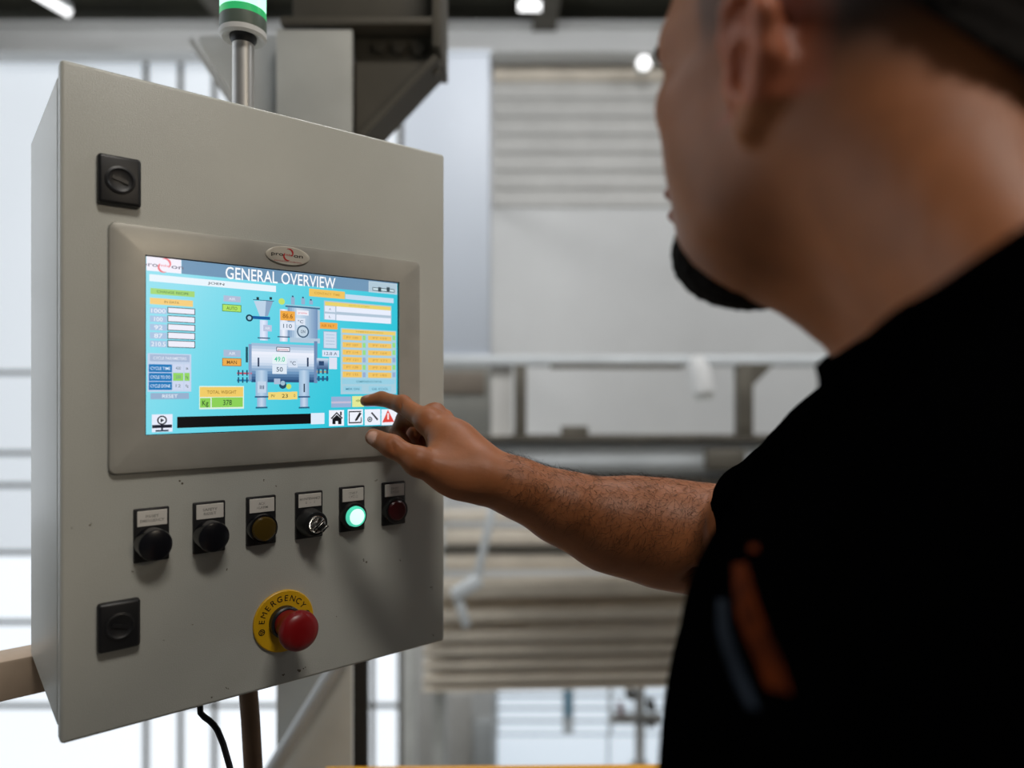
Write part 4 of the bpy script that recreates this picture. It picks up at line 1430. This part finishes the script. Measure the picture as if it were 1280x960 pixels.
# back of the hand
UL = unit(L_MCP - I_MCP)
for mcp, r0, r1, wf in ((I_MCP, 0.0150, 0.0128, 0.00), (M_MCP, 0.0150, 0.0130, 0.33), (R_MCP, 0.0145, 0.0120, 0.66), (L_MCP, 0.0135, 0.0110, 1.0)):
    root = W_R + UL * (wf - 0.45) * 0.030 + unit(I_MCP - W_R) * 0.012
    fb.cone(root, mcp, r0 + 0.004, r1, 0.012)
fb.cone(W_R, W_R * 0.45 + M_MCP * 0.55, 0.0225, 0.0195, 0.02, 'add', (VIEW, 1.25))
# first web muscle and thumb
fb.cone(W_R + np.array([-0.008, -0.012, -0.006]), T_CMC, 0.0185, 0.0185, 0.015)
fb.cone(T_CMC, T_MCP, 0.0190, 0.0135, 0.012)
fb.cone(T_CMC * 0.55 + T_MCP * 0.45 + np.array([0.004, 0.010, -0.002]), I_MCP * 0.55 + W_R * 0.45, 0.016, 0.016, 0.02)
fb.cone(T_MCP + np.array([0.018, 0.018, 0.006]), I_MCP + np.array([0.020, -0.006, -0.014]), 0.0095, 0.0100, 0.014)
fb.cone(T_MCP, T_IP, 0.0132, 0.0102, 0.006)
fb.cone(T_IP, T_TIP, 0.0104, 0.0078, 0.006, 'add', (np.array([0.3, 0, 0.95]), 1.10))
fb.ell(T_MCP, (0.0138, 0.0138, 0.0138), None, 0.006)
# index
fb.cone(I_MCP, I_PIP, 0.0120, 0.0096, 0.006)
fb.cone(I_PIP, I_DIP, 0.0094, 0.0080, 0.004)
fb.cone(I_DIP, TIP, 0.0080, 0.0063, 0.004)
fb.ell(I_PIP + np.array([0, -0.001, 0.0012]), (0.0098, 0.0098, 0.0094), None, 0.004)
fb.ell(I_MCP + np.array([0, 0, 0.002]), (0.0132, 0.0132, 0.0128), None, 0.006)
# the other fingers, curled
for (a, b, c, d, s_) in ((M_MCP, M_PIP, M_DIP, M_TIP, 1.0), (R_MCP, R_PIP, R_DIP, R_TIP, 0.95), (L_MCP, L_PIP, L_DIP, L_TIP, 0.85)):
    fb.cone(a, b, 0.0118 * s_, 0.0096 * s_, 0.004)
    fb.cone(b, c, 0.0095 * s_, 0.0082 * s_, 0.003)
    fb.cone(c, d, 0.0082 * s_, 0.0068 * s_, 0.003)
    fb.ell(a + np.array([0, 0, 0.0025]), (0.0125 * s_,) * 3, None, 0.006)
# tendon over the knuckles
fb.cone(M_MCP + np.array([0.004, 0, 0.010]), W_R + np.array([0.0, 0.008, 0.017]), 0.0026, 0.0022, 0.006)
# creases of the skin: web fold and thumb joint
for k in range(4):
    c0_ = pp(521 + 2.5 * k, 541 + 6 * k, 0.728)
    fb.cone(c0_, c0_ + np.array([0.012, 0.004, -0.003 - 0.001 * k]), 0.0011, 0.0006, 0.0025, 'sub')
fb.cone(pp(489, 549, 0.692), pp(493, 566, 0.690), 0.0010, 0.0010, 0.0022, 'sub')
fb.cone(pp(498, 495, 0.768), pp(505, 514, 0.766), 0.0008, 0.0008, 0.002, 'sub')
# inner elbow fold
fb.cone(pp(886, 628, 0.742), pp(866, 722, 0.716), 0.004, 0.004, 0.014, 'sub')
# screen side: the fingertip flattens on the glass
V, Fq = fb.mesh()

# left arm hanging at his side: same skin, coarser grid, joined under the sleeve
S_L = ts(0.175, -0.015, 1.335)
E_L = ts(0.215, -0.060, 1.070)
W_L = ts(0.205, 0.060, 0.850)
fl = Field((-0.20, -0.14, 0.62), (0.40, 0.42, 1.42), 0.0045)
fl.cone(ts(0.09, 0, 1.35), S_L, 0.055, 0.054, 0.03)
fl.cone(S_L, E_L, 0.055, 0.045, 0.02)
fl.chain([E_L, E_L * 0.75 + W_L * 0.25, W_L], [0.045, 0.047, 0.026], 0.02)
hdn = unit(W_L - E_L)
pal = W_L + hdn * 0.085
fl.cone(W_L, pal, 0.024, 0.022, 0.02, 'add', (TF, 1.5))
for k in range(4):
    a = pal + TF * (0.028 - 0.019 * k) - hdn * 0.004
    b = a + hdn * (0.042 - 0.004 * abs(k - 1)) + TL * -0.006
    c = b + hdn * 0.026 + TL * -0.016
    fl.cone(a, b, 0.0100, 0.0092, 0.006)
    fl.cone(b, c, 0.0092, 0.0080, 0.004)
a = W_L + hdn * 0.030 + TF * 0.030
fl.cone(a, a + TF * 0.020 + hdn * 0.035, 0.012, 0.010, 0.012)
fl.cone(a + TF * 0.020 + hdn * 0.035, a + TF * 0.022 + hdn * 0.062 - TL * 0.006, 0.010, 0.008, 0.006)
V2, F2 = fl.mesh()
n0 = len(V)
Vb = np.concatenate([V, V2]); Fb = np.concatenate([Fq, F2 + n0])

# ---- skin colours: tan, redder ears, stubble, nape fade, lips, nails
SK = np.array(lin((152, 92, 54)))
colr = np.tile(SK, (len(Vb), 1))
hl = (Vb - HO) @ HAX.T                                     # head coordinates: left, forward, up
near = (np.abs(hl[:, 0]) < 0.12) & (np.abs(hl[:, 1]) < 0.15) & (hl[:, 2] > -0.16)
def blend(mask, c):
    global colr
    colr = colr * (1 - mask[:, None]) + np.array(c) * mask[:, None]
reach = near.astype(float)
ear = reach * (np.abs(hl[:, 0]) > 0.074) * (hl[:, 2] > -0.035) * (hl[:, 2] < 0.05) * (np.abs(hl[:, 1] + 0.005) < 0.035)
blend(ear * 0.45, lin((176, 88, 62)))
stub = reach * sstep(-0.012, -0.050, hl[:, 2]) * sstep(-0.01, 0.03, hl[:, 1]) * sstep(-0.125, -0.10, hl[:, 2])
blend(stub * 0.25, lin((84, 62, 46)))
hairline = -0.028 + 0.02 * sstep(0.05, 0.0, np.abs(hl[:, 0]))
fade = reach * sstep(-0.015, -0.045, hl[:, 1]) * sstep(-0.050, 0.000, hl[:, 2] + 0.3 * (hl[:, 1] + 0.05))
blend(fade * 0.95, lin((30, 21, 14)))
side = reach * sstep(0.052, 0.060, np.abs(hl[:, 0])) * sstep(0.002, 0.030, hl[:, 2]) * sstep(0.050, 0.038, hl[:, 1]) * sstep(0.008, 0.016, hl[:, 1])
blend(side * 0.7, lin((52, 38, 28)))
lip = reach * (np.abs(hl[:, 2] + 0.052) < 0.013) * (hl[:, 1] > 0.090) * (np.abs(hl[:, 0]) < 0.026)
blend(lip * 0.6, lin((150, 84, 74)))
# nails
def nail(center, r, c=(196, 136, 110)):
    d_ = np.linalg.norm(Vb - np.array(center), axis=1)
    blend(sstep(r, r * 0.8, d_), lin(c))
nail(pp(466, 546.5, 0.7065), 0.0072, (218, 168, 146))
nail(TIP + np.array([0.002, -0.002, 0.006]), 0.0045)
knk = sum(np.exp(-(np.linalg.norm(Vb - q, axis=1) / 0.012) ** 2) for q in (I_PIP, I_MCP, M_MCP, T_IP))
blend(np.clip(knk, 0, 1) * 0.25, lin((150, 82, 54)))

man = empty('person', (TO[0], TO[1], 0.0))
MO = np.array(man.location)
M_skin = attr_mat('skin', 0.50, bump=0.18, bump_scale=260, sss=0.12, noise_amt=0.10, noise_scale=45, spec=0.35)
tag(man, 'man with a goatee in a black shirt pressing the touch screen with his finger', 'person')
body_o = np_mesh('body', Vb - MO, Fb, M_skin, man, colr)

# ---- hair, goatee, brows: shells over the head
hx0, hx1 = HO - 0.16, HO + 0.16
sw = fb.window(hx0, hx1)
X = fb.ax[0][sw[0]][:, None, None] - HO[0]
Y = fb.ax[1][sw[1]][None, :, None] - HO[1]
Zz = fb.ax[2][sw[2]][None, None, :] - HO[2]
lx = X * HL[0] + Y * HL[1] + Zz * HL[2]
ly = X * HF[0] + Y * HF[1] + Zz * HF[2]
lz = X * HU[0] + Y * HU[1] + Zz * HU[2]
ds = fb.d[sw]
def shell(region, thick, name, m, rough=0.0):
    sub = Field.__new__(Field)
    sub.lo = np.array([fb.ax[0][sw[0]][0], fb.ax[1][sw[1]][0], fb.ax[2][sw[2]][0]], np.float32)
    sub.h = fb.h
    d_ = np.maximum(ds - thick, region)
    if rough:
        d_ = d_ + rough * (np.sin(lx * 900 + ly * 500) * np.sin(ly * 760 - lz * 420) * np.sin(lz * 830 + lx * 300))
    v, f = sub.mesh(d_.astype(np.float32))
    return np_mesh(name, v - MO, f, m, man)
M_hair = mat('dark_hair', (0.005, 0.0035, 0.0025), 0.85, bump=0.8, bump_scale=500, spec=0.1)
# hair cap: above a line from the temple over the ear to the nape
cut = np.where(ly > 0.012, 0.028 + 0.2 * np.clip(ly - 0.012, 0, 0.05), np.where(ly > -0.03, 0.036, 0.036 + (ly + 0.03) * 1.05))
ears = np.sqrt(((np.abs(lx) - 0.085) / 0.020) ** 2 + ((ly + 0.006) / 0.030) ** 2 + ((lz - 0.006) / 0.042) ** 2) - 1
reg = np.maximum(np.maximum(cut - lz, (ly - (0.055 + 0.9 * np.clip(lz - 0.075, -0.2, 0.03))) * 0.8), -ears * 0.02)
shell(reg, 0.007, 'hair', M_hair, 0.0016)
# goatee
gl = np.sqrt((lx / 0.046) ** 2 + ((ly - 0.056) / 0.051) ** 2 + ((lz + 0.088) / 0.036) ** 2) - 1
tag(shell(np.maximum(gl * 0.02, lz + 0.060 + 0.42 * np.clip(0.088 - ly, 0, 0.1)), 0.0105, 'goatee', M_hair, 0.0010), 'short black goatee')
for sx in (1, -1):
    bl = np.sqrt(((lx - sx * 0.036) / 0.022) ** 2 + ((ly - 0.09) / 0.03) ** 2 + ((lz - 0.036 + np.abs(np.abs(lx) - 0.04) * 0.2) / 0.0055) ** 2) - 1
    shell(bl * 0.005, 0.0025, 'eyebrow', M_hair)
for sx in (1, -1):
    mm = MB()
    for k in range(9):
        a = hd(sx * (0.024 + 0.0022 * k), 0.0925 - 0.0008 * abs(k - 3), 0.0125)
        b = hd(sx * (0.024 + 0.0026 * k + 0.001), 0.101 - 0.0006 * k, 0.0085 + 0.0004 * k)
        mm.tube([Vector(a - MO), Vector((a + b) / 2 - MO) + Vector((0, 0, -0.0008)), Vector(b - MO)], [0.0005, 0.0004, 0.0002], 5)
    o = mm.build('eyelashes', M_hair, man)
    o['kind'] = 'stuff'

# ---- shirt
COLLAR_Z, COLLAR_SLOPE = 1.488, 0.78
fs = Field((-0.02, 0.02, 0.80), (0.56, 0.86, 1.54), 0.0042)
fs.ell(ts(0, 0.016, 1.255), (0.185, 0.122, 0.150), TAX, 0.04)
fs.ell(ts(0, 0.032, 1.13), (0.178, 0.136, 0.200), TAX, 0.06)
fs.ell(ts(0, 0.040, 1.00), (0.178, 0.140, 0.160), TAX, 0.06)
fs.cone(ts(-0.11, 0, 0.86), ts(0.11, 0, 0.86), 0.115, 0.115, 0.05)
fs.cone(ts(-0.10, -0.012, 1.352), ts(0.12, -0.02, 1.355), 0.070, 0.072, 0.05)
fs.cone(ts(0.05, -0.035, 1.418), ts(0.165, -0.02, 1.350), 0.052, 0.066, 0.05)
fs.cone(ts(-0.04, -0.035, 1.412), ts(-0.12, 0.0, 1.350), 0.050, 0.058, 0.05)
fs.cone(ts(-0.08, 0.03, 1.345), S_R, 0.060, 0.066, 0.03)
HEM = S_R * 0.36 + E_R * 0.64
fs.cone(S_R, HEM, 0.066, 0.064, 0.03)
fs.cone(S_L, S_L * 0.35 + E_L * 0.65, 0.066, 0.070, 0.03)
Xs = fs.ax[0][:, None, None]; Ys = fs.ax[1][None, :, None]; Zs_ = fs.ax[2][None, None, :]
# stand-up collar: the neck's own surface made wider, cut by a plane that falls towards the throat
def resample(src, axs):
    g_ = []
    for i_ in range(3):
        t_ = np.clip((axs[i_] - src.lo[i_]) / src.h, 0, src.n[i_] - 1.001)
        i0 = t_.astype(int)
        g_.append((i0, (t_ - i0).astype(np.float32)))
    out = 0
    for a_ in (0, 1):
        for b_ in (0, 1):
            for c_ in (0, 1):
                w_ = ((g_[0][1] if a_ else 1 - g_[0][1])[:, None, None] * (g_[1][1] if b_ else 1 - g_[1][1])[None, :, None] * (g_[2][1] if c_ else 1 - g_[2][1])[None, None, :])
                out = out + w_ * src.d[np.ix_(g_[0][0] + a_, g_[1][0] + b_, g_[2][0] + c_)]
    return out
wz = fs.window((0.08, 0.20, 1.30), (0.42, 0.56, 1.53))
db = resample(fb, [fs.ax[i_][wz[i_]] for i_ in range(3)])
xw, yw, zw = Xs[wz[0]], Ys[:, wz[1]], Zs_[:, :, wz[2]]
yf = (xw - NB[0]) * TF[0] + (yw - NB[1]) * TF[1]
plane = (zw - (COLLAR_Z - COLLAR_SLOPE * yf)) * 0.85
reach_ = np.maximum(np.sqrt((xw - NB[0]) ** 2 + (yw - NB[1]) ** 2) - 0.15, 1.32 - zw)
cloth = np.maximum(np.maximum(db - 0.0075, plane), reach_)
a_ = fs.d[wz]
hh_ = np.maximum(0.012 - np.abs(a_ - cloth), 0) / 0.012
fs.d[wz] = np.maximum(np.minimum(a_, cloth) - hh_ * hh_ * 0.003, np.where(reach_ < 0, plane, -1))
# sleeve hems: flat cut and hollow opening
def hem_cut(p, q, r_in, r_zone):
    ax_ = unit(q - p)
    t = (Xs - q[0]) * ax_[0] + (Ys - q[1]) * ax_[1] + (Zs_ - q[2]) * ax_[2]
    px_, py_, pz_ = Xs - q[0] - t * ax_[0], Ys - q[1] - t * ax_[1], Zs_ - q[2] - t * ax_[2]
    rad = np.sqrt(px_ ** 2 + py_ ** 2 + pz_ ** 2)
    zone = (rad < r_zone) & (t > -0.05) & (t < 0.16)
    fs.d = np.where(zone, np.maximum(fs.d, t), fs.d)
    hole = np.maximum(rad - r_in, -(t + 0.022))
    fs.d = np.where(zone, np.maximum(fs.d, -hole), fs.d).astype(np.float32)
hem_cut(S_R, HEM, 0.0585, 0.11)
hem_cut(S_L, S_L * 0.35 + E_L * 0.65, 0.060, 0.12)
# gentle folds
fs.d += (0.0022 * np.sin(Xs * 38 + Zs_ * 55 + 3 * np.sin(Ys * 21)) * np.sin(Ys * 44 - Zs_ * 30)).astype(np.float32)
Vs, Fs_ = fs.mesh()
M_shirt = mat('black_cotton', (0.0007, 0.0007, 0.0008), 0.95, bump=0.25, bump_scale=900, spec=0.0)
shirt_o = np_mesh('shirt', Vs - MO, Fs_, M_shirt, man)
tag(shirt_o, 'black short-sleeved shirt')

# chest print: strips laid on the shirt surface
bvh = BVHTree.FromPolygons([Vector(v) for v in Vs.tolist()], Fs_.tolist())
def on_shirt(x, y):
    o_ = Vector((0, 0, HC))
    r = (P(x, y, 1.0) - o_).normalized()
    hit, nrm, _, _ = bvh.ray_cast(o_, r)
    return (hit + nrm * 0.0012 - Vector(MO)) if hit else None
def strip(left, right, name, m):
    mm = MB()
    nL = len(left)
    rows_ = []
    for i in range(nL):
        row = []
        for j in range(5):
            t = j / 4
            q = on_shirt(left[i][0] * (1 - t) + right[i][0] * t, left[i][1] * (1 - t) + right[i][1] * t)
            row.append(mm.bm.verts.new(q) if q else None)
        rows_.append(row)
    for a, b in zip(rows_, rows_[1:]):
        for j in range(4):
            if all((a[j], a[j + 1], b[j + 1], b[j])):
                mm.bm.faces.new((a[j], a[j + 1], b[j + 1], b[j]))
    o = mm.build(name, m, man)
    return o
M_orange = mat('orange_print', lin((74, 28, 5)), 0.9, noise_scale=110, noise_amt=0.7, spec=0.05)
M_greyp = mat('grey_print', lin((34, 39, 46)), 0.9, noise_scale=70, noise_amt=0.4, spec=0.05)
strip([(918, 706), (919, 735), (923, 765), (933, 795), (947, 825), (962, 862)], [(936, 704), (944, 735), (953, 765), (965, 795), (978, 825), (992, 868)], 'shirt_print', M_orange)
strip([(938, 682), (938, 690)], [(950, 682), (950, 692)], 'shirt_print', M_orange)
strip([(899, 750), (899, 785), (907, 815), (920, 850), (938, 885)], [(912, 750), (914, 785), (923, 815), (936, 850), (952, 888)], 'shirt_print', M_greyp)

# ---- trousers and shoes
ft = Field((-0.10, 0.0, 0.02), (0.60, 0.75, 0.98), 0.008)
ft.ell(ts(0, 0.0, 0.88), (0.172, 0.128, 0.12), TAX, 0.05)
HIP = [ts(0.092, 0, 0.84), ts(-0.092, 0, 0.84)]
FOOT = [ts(0.13, -0.08, 0.10), ts(-0.12, 0.10, 0.10)]
for hp, fo in zip(HIP, FOOT):
    kn = (hp + fo) / 2 + TF * 0.02
    ft.chain([hp, kn, fo + TU * -0.01], [0.098, 0.072, 0.060], 0.03)
V3, F3 = ft.mesh()
np_mesh('trousers', V3 - MO, F3, mat('dark_trousers', (0.012, 0.014, 0.022), 0.9, bump=0.3, bump_scale=500), man)
M_shoe = mat('black_shoe_leather', (0.01, 0.01, 0.01), 0.45)
for fo in FOOT:
    f_ = Field(fo + np.array([-0.32, -0.32, -0.12]), fo + np.array([0.32, 0.32, 0.06]), 0.006)
    g0 = np.array([fo[0], fo[1], 0.0])
    f_.cone(g0 - TF * 0.045 + TU * 0.045, g0 + TF * 0.14 + TU * 0.032, 0.043, 0.040, 0.03, 'add', (TL, 1.15))
    f_.cone(g0 - TF * 0.03 + TU * 0.05, g0 - TF * 0.01 + TU * 0.10, 0.045, 0.045, 0.03)
    zz = f_.ax[2][None, None, :]
    f_.d = np.maximum(f_.d, 0.002 - zz).astype(np.float32)
    v_, q_ = f_.mesh()
    np_mesh('shoe', v_ - MO, q_, M_shoe, man)

# ---- hairs on the forearm
rg = np.random.default_rng(7)
nrm = np.zeros_like(V)
tri = V[Fq]
fn_ = np.cross(tri[:, 2] - tri[:, 0], tri[:, 3] - tri[:, 1])
for k in range(4):
    np.add.at(nrm, Fq[:, k], fn_)
nrm /= np.maximum(np.linalg.norm(nrm, axis=1, keepdims=True), 1e-9)
axd = unit(W_R - E_R)
tpos = ((V - E_R) @ axd) / np.linalg.norm(W_R - E_R)
rad = np.linalg.norm(V - E_R - ((V - E_R) @ axd)[:, None] * axd, axis=1)
upw = nrm @ unit([0, -0.45, 0.9])
cand = np.where((tpos > 0.16) & (tpos < 0.95) & (rad < 0.065) & (upw > 0.15))[0]
pick = rg.choice(cand, 2600, replace=False)
hv, hf = [], []
for i in pick:
    p, n_ = V[i], nrm[i]
    dirn = unit(axd * rg.uniform(0.1, 0.7) + np.array([0, 0, -0.75]) * rg.uniform(0.1, 1.1) + n_ * 0.35 + rg.normal(0, 0.35, 3))
    dirn = unit(dirn - n_ * (dirn @ n_) * 0.75)
    sidev = unit(np.cross(dirn, n_)) * 0.00011
    L = rg.uniform(0.007, 0.016)
    b = len(hv)
    curl = unit(np.cross(n_, dirn)) * rg.normal(0, 0.0018)
    for s_ in range(4):
        t = s_ / 3
        c = p + dirn * L * t + n_ * (0.0004 + 0.0020 * math.sin(t * 2.6)) + curl * t * t
        w = 1 - 0.8 * t
        hv += [c - sidev * w, c + sidev * w, c + n_ * 0.00016 * w]
    for s_ in range(3):
        for e in range(3):
            hf.append((b + s_ * 3 + e, b + s_ * 3 + (e + 1) % 3, b + s_ * 3 + 3 + (e + 1) % 3, b + s_ * 3 + 3 + e))
ah = np_mesh('arm_hair', np.array(hv) - MO, np.array(hf), mat('arm_hair', (0.02, 0.012, 0.007), 0.6, spec=0.2), man)
ah['kind'] = 'stuff'
